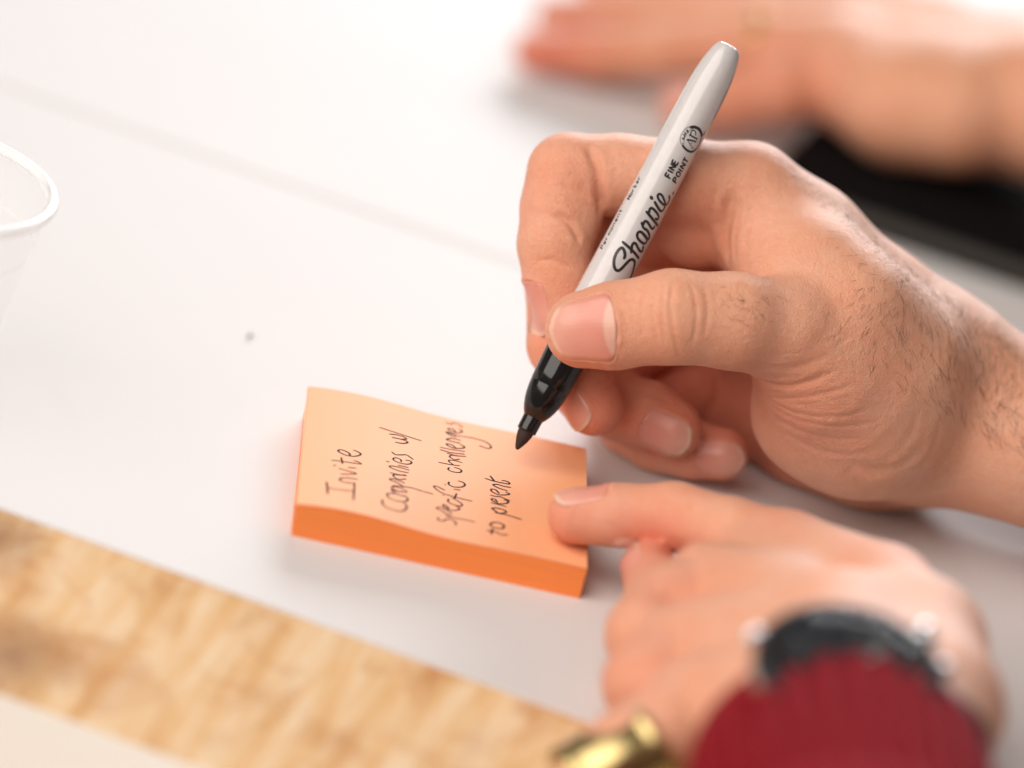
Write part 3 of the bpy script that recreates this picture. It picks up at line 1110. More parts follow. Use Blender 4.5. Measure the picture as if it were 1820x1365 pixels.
def mat_nail(name, lunula, edge):
    t = NT(name)
    al_ = t.n('ShaderNodeAttribute', attribute_name='along').outputs['Fac']
    ac_ = t.n('ShaderNodeAttribute', attribute_name='across').outputs['Fac']
    g = t.coord('Object', (1000, 1000, 1000))
    n = t.noise(0.5, 3, 0.6, g)
    bed, pale, free = (0.72, 0.29, 0.22), (0.79, 0.46, 0.36), (0.80, 0.53, 0.40)
    lun = t.math('ADD', al_, t.math('MULTIPLY', t.math('MULTIPLY', ac_, ac_), 0.13))
    stops = [(0.0, pale if lunula else bed), (0.17, pale if lunula else bed), (0.21, bed), (0.60, (0.74, 0.325, 0.25)), (1 - edge - 0.05, (0.76, 0.38, 0.29)), (1 - edge, free), (1.0, free)]
    k = t.ramp(lun, stops)
    c = t.mix(t.math('MULTIPLY', n, 0.3), k, (0.72, 0.26, 0.195))
    t.l(c, t.b.inputs['Base Color'])
    ridge = t.n('ShaderNodeTexNoise')
    ridge.noise_dimensions = '1D'
    ridge.inputs['Scale'].default_value = 9.0
    t.l(ac_, ridge.inputs['W'])
    t.l(t.bump(ridge.outputs[0], 0.10, 0.0004), t.b.inputs['Normal'])
    t.set(Roughness=0.30, Subsurface_Weight=0.2, Subsurface_Scale=0.0015)
    return t.m


M['nail_thumb'] = mat_nail('thumbnail', True, 0.03)
M['nail'] = mat_nail('fingernail', False, 0.025)
fld, body, Vc, Q0 = build_right_hand()
V1, Q1, N1, bv0 = finish_flesh(fld, body, Vc, Q0)
disp = np.zeros(len(V1))
# skin folds, read along the visible surface
CR = [
    ([(1042, 256), (1058, 289), (1065, 325), (1067, 366), (1060, 384)], 1.1, 1.3),
    ([(980, 380), (1008, 393), (1025, 417), (1032, 436)], 0.7, 1.0),
    ([(960, 395), (990, 408), (1012, 424)], 0.2, 0.8),
    ([(950, 468), (975, 462), (1000, 470), (1015, 482)], 0.25, 0.8), ([(985, 330), (1010, 335), (1035, 348)], 0.18, 0.8),
    ([(1301, 335), (1296, 378), (1289, 414), (1292, 470)], 1.3, 1.8),
    ([(1320, 345), (1312, 390), (1306, 430), (1308, 470)], 0.35, 1.0),
    ([(1275, 330), (1268, 370), (1272, 410)], 0.3, 1.1),
    ([(1335, 360), (1330, 400), (1322, 450)], 0.22, 0.9),
    ([(1168, 500), (1160, 545), (1166, 590), (1172, 615)], 0.16, 0.65),
    ([(1200, 495), (1192, 540), (1198, 590), (1210, 640)], 0.24, 0.7),
    ([(1222, 492), (1236, 535), (1236, 585), (1226, 620)], 0.19, 0.65),
    ([(1144, 515), (1140, 560), (1146, 600)], 0.16, 0.7),
    ([(1182, 505), (1177, 550), (1183, 600)], 0.16, 0.6), ([(1250, 505), (1258, 550), (1252, 600)], 0.16, 0.7),
    ([(1325, 665), (1369, 682), (1399, 686), (1443, 677), (1482, 660)], 0.45, 0.95),
    ([(1336, 677), (1378, 708), (1428, 706), (1488, 694), (1532, 668)], 0.17, 0.7),
    ([(1348, 697), (1399, 729), (1458, 741), (1511, 738), (1550, 722)], 0.18, 0.7),
    ([(1356, 712), (1405, 741), (1470, 757), (1532, 755), (1570, 742)], 0.14, 0.7),
    ([(1368, 735), (1420, 765), (1480, 780), (1540, 778)], 0.14, 0.9),
    ([(1385, 760), (1440, 795), (1500, 808), (1560, 800)], 0.18, 1.0),
    ([(1340, 650), (1390, 655), (1440, 645), (1480, 625)], 0.2, 1.0),
    ([(1488, 818), (1547, 835), (1592, 832), (1630, 805), (1648, 768)], 0.4, 2.0),
    ([(1560, 820), (1600, 800), (1622, 765), (1632, 720)], 0.14, 1.2),
    ([(1590, 850), (1640, 825), (1665, 780), (1672, 735)], 0.16, 1.3),
    ([(1500, 830), (1530, 862), (1560, 885)], 0.5, 1.6), ([(1640, 850), (1685, 815), (1700, 770)], 0.1, 1.4),
    ([(1120, 690), (1160, 700), (1200, 720)], 0.2, 0.9), ([(1060, 640), (1075, 655), (1090, 680)], 0.2, 0.9),
]
for px_, dep, wid in CR:
    crease(V1, N1, bv0, px_, dep, wid, disp)
# dense small crinkles of the thumb web and thenar
for i in range(46):
    x0, y0 = 1310 + rng.random() * 190, 600 + rng.random() * 120
    a = math.radians(-12 - 22 * (x0 - 1310) / 190 + rng.normal() * 8 + 20 * (y0 - 600) / 120)
    L = 18 + rng.random() * 40
    crease(V1, N1, bv0, [(x0, y0), (x0 + L / 2 * math.cos(a), y0 + L / 2 * math.sin(a) + 2), (x0 + L * math.cos(a), y0 + L * math.sin(a))], 0.03 + 0.04 * rng.random(), 0.5, disp)
nails = {
    'thumb': Nail(hit(bv0, 1036, 586)[0], camv(-1, 0.06, -0.12), camv(-0.1, 0.06, 1), 10.5, 8.5, 18.0, 0.55, 0.32),
    'index': None,
}


def nail_at(center_cf, axis, normal, R, hw, L, tr=0.6, br=0.4):
    """nail centred where a line from the finger's axis along the normal leaves the flesh"""
    c = c2w(center_cf)[0]
    n = camv(*normal)
    q = c + n * 25
    r = bv0.ray_cast(Vector(q), Vector(-n))
    return Nail(np.array(r[0]), camv(*axis), n, R, hw, L, tr, br)


nails['index'] = nail_at(cf(999, 538, 62), (0.2, 1, 0), (-0.93, 0.18, 0.36), 8.8, 6.2, 15.0)
nails['middle'] = nail_at(cf(1043, 705, 61), (0.50, 0.86, 0.05), (-0.66, 0.38, 0.64), 8.2, 6.0, 13.5)
nails['ring'] = nail_at(cf(1185, 757, 48.5), (1, 0.42, 0.05), (-0.12, 0.32, 0.94), 8.2, 5.9, 14.0)
nails['little'] = nail_at(cf(1276, 806, 38.5), (1, 0.12, 0.1), (0.0, 0.22, 0.97), 7.6, 5.4, 13.0)
for nl in nails.values():
    nl.press(V1, disp)
V1 = V1 + N1 * disp[:, None]


def tone_from(V, spots):
    tone = np.zeros(len(V))
    for p, rad, amt in spots:
        tone = np.maximum(tone, amt * np.exp(-((V - c2w(p)[0]) ** 2).sum(1) / rad ** 2))
    return tone


tone = tone_from(V1, [(cf(1055, 725, 62), 15, 0.85), (cf(1200, 765, 49), 16, 0.75), (cf(1285, 808, 39), 15, 0.8), (cf(1008, 575, 62), 18, 0.45), (cf(1035, 600, 92), 12, 0.4), (cf(1230, 440, 40), 26, 0.5), (cf(1420, 720, 76), 20, 0.35), (cf(1000, 330, 62), 16, 0.25), (cf(1200, 640, 25), 30, 0.8), (cf(1330, 740, 15), 30, 0.7), (cf(1100, 690, 45), 22, 0.5)])
person = empty('person')
tag(person, 'person writing with the marker, watch on the left wrist, red sleeve', 'person')
rhand = quads_obj('right_hand', V1, Q1, M['skin'], person)
float_attr(rhand, 'tone', tone)
bv1 = bvh_of(V1, Q1)
for nm, nl in nails.items():
    nl.plate('fingernail', bv1, M['nail_thumb'] if nm == 'thumb' else M['nail'], rhand, grow=0.3 if nm == 'thumb' else 0.5)

# ------------------------------------------------------------------ hair of hand and forearm
M['hair'] = plain('arm_hair', (0.06, 0.03, 0.018), 0.45)


def hairs(name, roots, parent, bvh, w=0.031):
    V, F = [], []
    for (x, y, ang, L, lift, curl) in roots:
        hh = hit(bvh, x, y)
        if hh is None:
            continue
        P, N = hh
        if N @ (CPOS - P) < 0:
            N = -N
        pts = []
        p = P - N * 0.1
        a = ang
        n = 5
        for i in range(n):
            pts.append(p)
            t = RIGHT * math.cos(a) - UP * math.sin(a)
            t = t - N * (t @ N)
            if np.linalg.norm(t) < 0.2:
                break
            p = p + unit(unit(t) + N * lift * (1 - 1.6 * i / n)) * L / (n - 1)
            a += curl
        if len(pts) < n:
            continue
        rr = w * np.array([1, 1, 0.9, 0.7, 0.3])
        v, f = tube(pts, rr, 3)
        b = len(V)
        V += list(v)
        F += [tuple(i + b for i in q) for q in f[:-2]]
    return mesh_obj(name, np.array(V), F, M['hair'], parent)


def inside(x, y, poly):
    c = False
    for (x1, y1), (x2, y2) in zip(poly, poly[1:] + poly[:1]):
        if (y1 > y) != (y2 > y) and x < (x2 - x1) * (y - y1) / (y2 - y1) + x1:
            c = not c
    return c


roots = []
arm = [(1470, 360), (1560, 425), (1640, 490), (1820, 615), (1820, 800), (1770, 790), (1700, 740), (1640, 720), (1560, 660), (1480, 630), (1455, 560), (1500, 480)]
while len(roots) < 520:
    x, y = 1440 + 380 * random.random(), 350 + 460 * random.random()
    if not inside(x, y, arm):
        continue
    # growth direction in degrees, image down = 90: down-left high on the arm, turning down-right below
    top = 360 + (x - 1470) * 0.74
    below = (y - top) / 200.0
    ang = 122 - 18 * max(0, (x - 1600) / 220) + random.gauss(0, 13)
    if x < 1600:
        ang = 160 - 40 * below - 0.10 * (x - 1480) + random.gauss(0, 16)
    if below > 0.62 and x > 1560:
        ang = 65 - 28 * (below - 0.62) + random.gauss(0, 16)
    if random.random() < 0.85 * min(1, max(0, (1660 - x) / 150)):
        continue
    if 0.45 < below and 1600 < x < 1740 and random.random() < 0.45:
        continue
    L = random.uniform(2.2, 5.4) * (0.75 + 0.5 * min(1, max(0, (x - 1480) / 200)))
    roots.append((x, y, math.radians(ang), L, random.uniform(0.1, 0.38), random.gauss(0, 0.13)))
for _ in range(42):
    x, y = random.gauss(1345, 28), random.gauss(550, 20)
    roots.append((x, y, math.radians(random.uniform(150, 245)), random.uniform(1.6, 3.6), 0.25, random.gauss(0, 0.25)))
hr = hairs('arm_hair', roots, rhand, bv1)
tag(hr, kind='stuff')
# light down standing along the upper outline of wrist and forearm
fz = []
for _ in range(420):
    x = random.uniform(1400, 1818)
    ytop = np.interp(x, [1400, 1480, 1560, 1640, 1740, 1820], [290, 352, 422, 494, 562, 620])
    fz.append((x, ytop + random.uniform(2, 34), math.radians(random.uniform(-75, -20)), random.uniform(1.2, 3.4), random.uniform(0.3, 0.9), random.gauss(0, 0.1)))
dn = hairs('arm_hair', fz, rhand, bv1, 0.022)
tag(dn, kind='stuff')


# ================================================================== sticky note pad
def mat_paper(name, col, edge=False):
    t = NT(name)
    g = t.coord('Object', (1000, 1000, 1000))
    n = t.noise(0.9, 4, 0.65, g)
    if edge:
        sc = t.n('ShaderNodeMapping')
        sc.inputs['Scale'].default_value = (0.02, 0.02, 7.0)
        t.l(g, sc.inputs['Vector'])
        ln = t.noise(1.0, 3, 0.7, sc.outputs[0])
        c = t.mix(t.ramp(ln, [(0.35, (0, 0, 0)), (0.7, (1, 1, 1))]), tuple(x * 0.86 for x in col), col)
        t.l(t.bump(ln, 0.35, 0.0003), t.b.inputs['Normal'])
    else:
        c = t.mix(t.math('MULTIPLY', n, 0.25), col, tuple(min(1, x * 1.12) for x in col))
        t.l(t.bump(n, 0.12, 0.0002), t.b.inputs['Normal'])
    t.l(c, t.b.inputs['Base Color'])
    t.set(Roughness=0.62)
    t.b.inputs['Specular IOR Level'].default_value = 0.25
    t.b.inputs['Sheen Weight'].default_value = 0.0 if edge else 0.18
    t.b.inputs['Sheen Roughness'].default_value = 0.35
    return t.m


M['paper'] = mat_paper('orange_paper', (0.97, 0.43, 0.215))  # paler than the sheet edges: window sheen on top put into the colour
M['paper_edge'] = mat_paper('orange_paper_edges', (1.0, 0.28, 0.07), True)
PYAW = math.radians(5.3)
PX = np.array([math.cos(PYAW), math.sin(PYAW), 0])
PY = np.array([-math.sin(PYAW), math.cos(PYAW), 0])
PC = np.array([-10.7, -93.1, 0])
PT, PS = 8.8, 76.0
_u = [0, 0.05, 0.12, 0.22, 0.32, 0.43, 0.55, 0.70, 0.85, 1.0]
_w = [0.0, 0.6, 1.15, 1.3, 0.82, 0.05, -0.32, -0.1, 0.0, 0.0]


def wave(u, v):
    return float(np.interp(u, _u, _w))


us = np.linspace(0, 1, 61)
wv = np.array([wave(u, 0) for u in us])
for _ in range(3):
    wv[1:-1] = 0.25 * wv[:-2] + 0.5 * wv[1:-1] + 0.25 * wv[2:]


def pad_pt(u, v, z, extra=0.0):
    w = float(np.interp(u, us, wv)) * (max(z, 0) / PT) ** 1.4 * (1 - 0.18 * v)
    lean = 0.8 * (z / PT) * (1 - u) * 0.6
    return PC + PX * ((u - 0.5) * PS - lean) + PY * (v - 0.5) * PS + TZ * (z + w + extra)


pad = empty('sticky_note_pad')
tag(pad, 'orange sticky note pad with black handwriting, lying on the white table', 'note pad')
V, F = [], []
nu, nz = len(us), 9
zs = np.linspace(0.02, PT - 0.12, nz)
for v in (0.0, 1.0):
    for z in zs:
        for u in us:
            V.append(pad_pt(u, v, z))
idx = lambda f, k, i: f * nz * nu + k * nu + i
for k in range(nz - 1):
    for i in range(nu - 1):
        F.append((idx(0, k, i), idx(0, k, i + 1), idx(0, k + 1, i + 1), idx(0, k + 1, i)))
        F.append((idx(1, k, i + 1), idx(1, k, i), idx(1, k + 1, i), idx(1, k + 1, i + 1)))
    F.append((idx(1, k, 0), idx(0, k, 0), idx(0, k + 1, 0), idx(1, k + 1, 0)))
    F.append((idx(0, k, nu - 1), idx(1, k, nu - 1), idx(1, k + 1, nu - 1), idx(0, k + 1, nu - 1)))
for i in range(nu - 1):
    F.append((idx(0, nz - 1, i), idx(0, nz - 1, i + 1), idx(1, nz - 1, i + 1), idx(1, nz - 1, i)))
    F.append((idx(0, 0, i + 1), idx(0, 0, i), idx(1, 0, i), idx(1, 0, i + 1)))
mesh_obj('sheet_block', V, F, M['paper_edge'], pad, smooth=False)


def sheet(name, z, du, dv, rot, curl, mat):
    """one thin sheet on top of the block, slightly shifted, its left edge lifting by curl"""
    V, F = [], []
    nv = 13
    cr, sr = math.cos(rot), math.sin(rot)
    for lay in (0, 1):
        for j, v in enumerate(np.linspace(0, 1, nv)):
            for u in us:
                uu, vv = u - 0.5, v - 0.5
                p = pad_pt(0.5 + uu * cr - vv * sr + du, 0.5 + uu * sr + vv * cr + dv, PT, z + 0.09 * lay + curl * max(0, 1 - u / 0.2) ** 2)
                V.append(p)
    n1 = nv * nu
    for j in range(nv - 1):
        for i in range(nu - 1):
            a = j * nu + i
            F.append((n1 + a, n1 + a + 1, n1 + a + nu + 1, n1 + a + nu))
            F.append((a, a + nu, a + nu + 1, a + 1))
    ring = [i for i in range(nu)] + [j * nu + nu - 1 for j in range(1, nv)] + [(nv - 1) * nu + i for i in range(nu - 2, -1, -1)] + [j * nu for j in range(nv - 2, 0, -1)]
    for a, b in zip(ring, ring[1:] + ring[:1]):
        F.append((a, b, n1 + b, n1 + a))
    return mesh_obj(name, V, F, mat, pad, smooth=False)


sheet('paper_sheet', -0.10, -0.004, 0.002, 0.003, 0.0, M['paper'])
top_sheet = sheet('paper_sheet', 0.01, 0.001, 0.0, -0.002, 0.12, M['paper'])
BV_PAD = obj_bvh(top_sheet)
M['ink'] = plain('marker_ink', (0.010, 0.010, 0.018), 0.8, 0.0, Specular_IOR_Level=0.15)
R3 = lambda pts: from_crop(560, 740, 7.585, pts)
R4 = lambda pts: from_crop(750, 730, 5.689, pts)
w = 0.58
invite = [[(155, 885), (163, 960), (170, 1045)], [(165, 960), (300, 985), (420, 1000), (522, 1010)], [(532, 895), (526, 1010), (515, 1130)],
          [(520, 905), (440, 895), (370, 880), (330, 855), (360, 832), (450, 832), (570, 848)],
          [(345, 778), (450, 780), (555, 772), (440, 735), (325, 705)], [(445, 688), (550, 700)], [(250, 665), (280, 658)],
          [(225, 592), (350, 605), (480, 625), (618, 642), (580, 615), (525, 595)], [(352, 555), (362, 600), (368, 640)],
          [(470, 530), (462, 500), (400, 465), (340, 450), (310, 465), (340, 490), (420, 525), (520, 540), (600, 525), (615, 505), (570, 475), (520, 455)]]
companies = [[(910, 1125), (905, 1165), (950, 1220), (1050, 1260), (1160, 1280), (1225, 1250), (1235, 1210), (1200, 1170)],
             [(1080, 1045), (1000, 1040), (968, 1055), (1000, 1100), (1100, 1140), (1200, 1152), (1250, 1125), (1230, 1088), (1170, 1070)],
             [(1225, 1080), (1120, 1052), (1045, 1012), (1035, 990), (1100, 1008), (1200, 1020), (1240, 1030)], [(1120, 1010), (1045, 975), (1040, 950), (1130, 962), (1240, 1010)],
             [(1050, 930), (1150, 945), (1300, 965), (1400, 995), (1520, 1030), (1590, 1048)], [(1190, 945), (1100, 892), (1020, 862), (1010, 845), (1060, 845), (1150, 875), (1200, 900)],
             [(1225, 845), (1130, 850), (1060, 812), (1060, 785), (1130, 792), (1225, 792)], [(1010, 760), (1120, 785), (1230, 802)],
             [(1255, 760), (1130, 735), (1012, 688), (1012, 670), (1080, 676), (1180, 700), (1265, 725)], [(1120, 660), (1255, 690)], [(965, 605), (995, 615)],
             [(1160, 612), (1155, 585), (1100, 560), (1055, 567), (1062, 592), (1130, 625), (1230, 645), (1295, 635), (1290, 605), (1222, 590)],
             [(1035, 480), (1080, 515), (1150, 520), (1230, 520), (1280, 550), (1320, 580)],
             [(1085, 350), (1180, 365), (1245, 355), (1225, 330), (1140, 305), (1040, 285)], [(1160, 310), (1230, 305), (1190, 275), (1100, 250), (1005, 240)], [(870, 150), (1150, 240), (1430, 330)]]
specific = [[(165, 1080), (165, 1105), (205, 1115), (260, 1095), (310, 1105), (345, 1135), (335, 1155)], [(240, 1060), (340, 1085), (440, 1105), (530, 1125)], [(290, 1070), (200, 1012), (150, 990), (172, 975), (240, 1000), (305, 1045)],
            [(278, 1002), (250, 965), (215, 950), (225, 975), (290, 1005), (360, 1005), (380, 985), (340, 960)], [(270, 892), (265, 920), (320, 950), (390, 965), (410, 945)], [(300, 880), (350, 905), (400, 940)],
            [(230, 805), (150, 765), (120, 770), (200, 830), (340, 875), (420, 895), (505, 915)], [(350, 838), (330, 888)], [(325, 795), (385, 802)], [(230, 743), (240, 750)], [(212, 852), (222, 858)],
            [(275, 720), (270, 745), (320, 770), (400, 772), (435, 750), (415, 725), (370, 710)]]
challenges = [[(275, 575), (265, 595), (310, 617), (380, 625), (400, 605), (370, 585), (330, 575)], [(170, 522), (290, 545), (380, 557)], [(320, 550), (270, 510), (285, 500), (340, 507), (405, 525)],
              [(380, 490), (330, 495), (280, 467), (300, 450), (360, 460)], [(255, 430), (350, 455), (440, 463)], [(185, 395), (300, 425), (430, 440)], [(185, 370), (310, 395), (430, 412)],
              [(340, 375), (300, 345), (250, 335), (265, 355), (330, 380), (420, 378), (425, 360), (390, 345)], [(385, 330), (280, 305), (250, 290), (300, 280), (390, 300)],
              [(350, 268), (300, 255), (250, 225), (265, 215), (340, 245)], [(235, 215), (350, 250), (500, 275), (630, 310), (690, 350), (698, 372), (665, 382), (580, 355)],
              [(340, 215), (310, 185), (265, 180), (280, 200), (350, 225), (405, 215), (400, 200), (370, 185)], [(240, 115), (275, 135), (330, 125), (380, 145), (410, 170)]]
to_present = [[(655, 1210), (740, 1225), (800, 1250), (865, 1255)], [(715, 1195), (700, 1245)], [(690, 1148), (720, 1130), (790, 1137), (830, 1165), (810, 1192), (740, 1185), (692, 1160), (690, 1148)],
              [(740, 1030), (860, 1055), (1005, 1100)], [(790, 1045), (730, 1007), (710, 987), (760, 985), (830, 1005), (850, 1030), (800, 1037)],
              [(700, 930), (780, 950), (850, 970)], [(760, 922), (740, 897), (705, 890), (715, 910), (780, 940), (860, 935), (870, 915), (830, 900)], [(695, 855), (740, 866), (790, 870), (850, 895), (885, 910)],
              [(780, 835), (740, 797), (700, 795), (710, 820), (780, 850), (860, 850), (885, 840), (850, 825)], [(860, 810), (770, 780), (720, 750), (760, 745), (830, 765), (895, 775)],
              [(640, 685), (720, 710), (860, 740), (885, 735), (860, 715), (810, 705)], [(690, 660), (715, 690), (735, 715)]]
for line, fn in (([R3(s) for s in invite], w), ([R3(s) for s in companies], w), ([R4(s) for s in specific] + [R4(s) for s in challenges], w * 0.97), ([R4(s) for s in to_present], w * 1.05)):
    ribbon_on('handwriting', BV_PAD, [(s, fn * (0.9 + 0.2 * random.random())) for s in line], M['ink'], pad, 0.02)


# ================================================================== the writing person: left hand, sleeve, watch, ring
def build_left_hand(h=1.2):
    fld = Field(cf(940, 840, 170) * [1, 1, 0] + [0, 0, 90], cf(1860, 1640, 200) * [1, 1, 0] + [0, 0, 350], h)
    Fp = fld.new()
    k = 8.0
    fld.chain(Fp, [J(1260, 1055, 152, 12.5), J(1380, 1100, 170, 14.5), J(1500, 1165, 195, 20.0), J(1512, 1300, 238, 22.0), J(1536, 1620, 337, 22.0)], k)
    fld.chain(Fp, [J(1225, 1155, 178, 12.5), J(1360, 1180, 190, 15.0), J(1480, 1215, 205, 20.0)], k)
    fld.chain(Fp, [J(1240, 1255, 200, 12.0), J(1370, 1265, 210, 15.0), J(1480, 1280, 222, 19.0)], k)
    fld.chain(Fp, [J(1570, 1085, 168, 14.0), J(1622, 1150, 190, 17.0), J(1642, 1260, 222, 18.0), J(1600, 1400, 262, 15.0), J(1560, 1620, 337, 20.0)], k)
    fld.chain(Fp, [J(1400, 992, 137, 11.5), J(1560, 1072, 166, 14.5)], k)
    fld.chain(Fp, [J(1330, 1000, 140, 9.0), J(1420, 1070, 160, 12.0)], 9.0)
    fld.ball(Fp, cf(1590, 985 + 45, 162), (6, 6, 6), 6)
    Ft = fld.new()
    fld.chain(Ft, [J(1024, 917, 113, 7.4), J(1100, 916, 115, 8.0), J(1200, 918, 118, 8.7), J(1300, 952, 127, 9.6), J(1400, 992, 137, 11.5)], 3.0)
    Fi = fld.new()
    fld.chain(Fi, [J(1260, 1055, 152, 12.0), J(1200, 1085, 160, 11.5), J(1155, 1130, 168, 11.0)], 3.0)
    fld.chain(Fi, [J(1155, 1130, 168, 11.0), J(1172, 1062, 142, 8.6), J(1152, 1008, 126, 7.0)], 3.0)
    Fm = fld.new()
    fld.chain(Fm, [J(1225, 1155, 178, 12.0), J(1150, 1215, 188, 10.8)], 3.0)
    fld.chain(Fm, [J(1150, 1215, 188, 10.8), J(1185, 1200, 165, 9.0)], 3.0)
    Fr = fld.new()
    fld.chain(Fr, [J(1260, 1260, 202, 12.0), J(1185, 1290, 208, 10.0), J(1120, 1322, 212, 9.0), J(1085, 1346, 213, 8.7), J(1046, 1384, 216, 8.3), J(1014, 1430, 220, 7.6)], 3.0)
    body = smin(Fp, Ft, 6.0)
    for f, kk in ((Fi, 4.0), (Fm, 4.0), (Fr, 5.0)):
        body = smin(body, smin(Fp, f, kk), 1.0)
    Vc, Q = fld.mesh(body)
    return fld, body, Vc, Q


fld, body, Vc, QL = build_left_hand()
VL, QL, NL, bvL0 = finish_flesh(fld, body, Vc, QL, False)
dispL = np.zeros(len(VL))
for px_, dep, wid in [([(1205, 880), (1200, 905), (1208, 930)], 0.4, 1.6), ([(1230, 878), (1228, 905), (1236, 935)], 0.3, 1.4), ([(1165, 975), (1200, 985), (1240, 990)], 0.8, 2.5), ([(1180, 1040), (1200, 1090), (1190, 1140)], 1.2, 5.0)]:
    crease(VL, NL, bvL0, px_, dep, wid, dispL)
lc = c2w(cf(1035, 912, 114))[0]


def nail_on(bvh, center_cf, axis, normal, R, hw, L):
    c = c2w(center_cf)[0]
    n = camv(*normal)
    r = bvh.ray_cast(Vector(c + n * 25), Vector(-n))
    return Nail(np.array(r[0]), camv(*axis), n, R, hw, L, 0.6, 0.4)


nlt = nail_on(bvL0, cf(1040, 916, 113.5), (-1, 0.08, 0), (-0.1, -0.96, 0.22), 7.8, 6.4, 14.0)
nli = nail_on(bvL0, cf(1150, 1012, 127), (-0.35, -0.95, -0.2), (-0.72, -0.25, 0.6), 7.2, 4.8, 11.0)
for nl in (nlt, nli):
    nl.press(VL, dispL)
VL = VL + NL * dispL[:, None]
lhand = quads_obj('left_hand', VL, QL, M['skin'], person)
float_attr(lhand, 'tone', tone_from(VL, [(cf(1000, 917, 113), 16, 0.5), (cf(1150, 1010, 126), 16, 0.9), (cf(1190, 1090, 165), 16, 0.35), (cf(1100, 1200, 190), 18, 0.3), (cf(1400, 940, 140), 12, 0.3), (cf(1580, 990, 165), 12, 0.35)]))
bvL = bvh_of(VL, QL)
nlt.plate('fingernail', bvL, M['nail'], lhand, grow=0.6)
nli.plate('fingernail', bvL, M['nail'], lhand, grow=0.5)


def mat_knit():
    t = NT('red_rib_knit')
    g = t.coord('Object', (1000, 1000, 1000))
    n = t.noise(1.6, 3, 0.6, g)
    n2 = t.noise(0.09, 3, 0.6, g)
    c = t.ramp(n, [(0.3, (0.19, 0.004, 0.008)), (0.7, (0.30, 0.009, 0.017))])
    c = t.mix(t.math('MULTIPLY', n2, 0.3), c, (0.36, 0.018, 0.032))
    t.l(c, t.b.inputs['Base Color'])
    t.l(t.bump(n, 0.7, 0.0012), t.b.inputs['Normal'])
    t.set(Roughness=0.85)
    t.b.inputs['Specular IOR Level'].default_value = 0.06
    t.b.inputs['Sheen Weight'].default_value = 0.0
    t.b.inputs['Sheen Roughness'].default_value = 0.4
    t.b.inputs['Sheen Tint'].default_value = (1.0, 0.45, 0.5, 1)
    return t.m


M['knit'] = mat_knit()
# sleeves: ribbed cuff, then the body of the sleeve
NS = 480


def make_sleeve(pts, r0, wide, flat, cuffL=26.0, up=UP):
    path = smooth_path(c2w(np.array(pts)), 3.0)
    ax0 = unit(path[-1] - path[0])
    e1 = unit(RIGHT - ax0 * (RIGHT @ ax0)) if abs(ax0 @ RIGHT) < 0.8 else unit(-FWD + ax0 * (FWD @ ax0))
    e2 = np.cross(ax0, e1)
    if e2 @ up < 0:
        e2 = -e2
    s = np.concatenate([[0], np.cumsum(np.linalg.norm(np.diff(path, axis=0), axis=1))])

    def ring(c, s, inner):
        cuff = s < cuffL
        ro = r0 + (1.6 * math.sin(min(1, s / cuffL) * math.pi)) + (0 if cuff else 2.8 * min(1, (s - cuffL) / 8.0) + (s - cuffL) * 0.035)
        out = []
        for k in range(NS):
            a = 2 * math.pi * k / NS
            rib = -3.4 * math.exp(-((((a * 30 / (2 * math.pi)) % 1.0) - 0.5) / 0.17) ** 2) * min(1, max(0, s - 2.0) / 8.0) * (1.0 if cuff else max(0.18, 1 - (s - cuffL) / 10))
            fold = 0.0 if cuff else 1.3 * math.sin(a * 3 + s * 0.09) * math.sin(s * 0.16 + 1.1 * math.cos(a)) * min(1, (s - cuffL) / 12)
            r = (ro - (1.8 if inner else 0) + (0 if inner else rib + fold))
            out.append(c + e1 * math.cos(a) * r * wide + e2 * math.sin(a) * r * flat)
        return out

    V = ring(path[6], s[6], True) + ring(path[0] + ax0 * 0.6, 0.0, True)
    for i in range(len(path)):
        V += ring(path[i], s[i], False)
    F = []
    for i in range(len(V) // NS - 1):
        for k in range(NS):
            k2 = (k + 1) % NS
            F.append((i * NS + k, i * NS + k2, (i + 1) * NS + k2, (i + 1) * NS + k))
    mesh_obj('sleeve', np.array(V), F, M['knit'], person)
    return ax0


ax0 = make_sleeve([cf(1488, 1374, 254), cf(1492, 1400, 264), cf(1496, 1432, 276), cf(1501, 1464, 286), cf(1509, 1512, 302), cf(1530, 1622, 338), cf(1554, 1762, 382), cf(1578, 1922, 430)], 33.0, 1.05, 0.92, 75.0)
# the other sleeve, pushed up the right forearm outside the picture
make_sleeve([cf(1985, 855, 36), cf(2060, 890, 37), cf(2250, 975, 40), cf(2500, 1085, 44), cf(2900, 1260, 50)], 42.0, 1.0, 1.0)

# ------------------------------------------------------------------ wristwatch
M['steel'] = plain('polished_steel', (0.66, 0.66, 0.68), 0.10, 1.0)
M['dial'] = plain('dark_dial', (0.030, 0.034, 0.040), 0.28)
M['strap'] = plain('black_strap', (0.010, 0.010, 0.012), 0.42)
M['lume'] = plain('dial_marks', (0.30, 0.31, 0.33), 0.4)
tg = NT('watch_glass')
tg.set(Base_Color=(1, 1, 1, 1), Roughness=0.02)
tg.b.inputs['Transmission Weight'].default_value = 1.0
tg.b.inputs['IOR'].default_value = 1.2
M['glass'] = tg.m
watch = empty('wristwatch')
tag(watch, 'dark round wristwatch with steel bezel just above the red cuff', 'watch')
WC = c2w(cf(1480, 1312, 256))[0]
WN = unit(TZ * 0.86 - FWD * 0.30 - RIGHT * 0.06)
WA = unit(ax0 - WN * (ax0 @ WN))                   # along the forearm
WB = np.cross(WN, WA)
_want = RIGHT * 260 - UP * 45                       # strap line falls slightly to the right
_w = _want - WN * (_want @ WN)
WB = unit(0.8 * unit(_w) * (1 if _w @ WB > 0 else -1) + 0.2 * WB)
WA = np.cross(WB, WN)
r = bvL.ray_cast(Vector(WC + WN * 60), Vector(-WN))
if r[0] is not None:
    WC = np.array(r[0]) - WN * 2.2


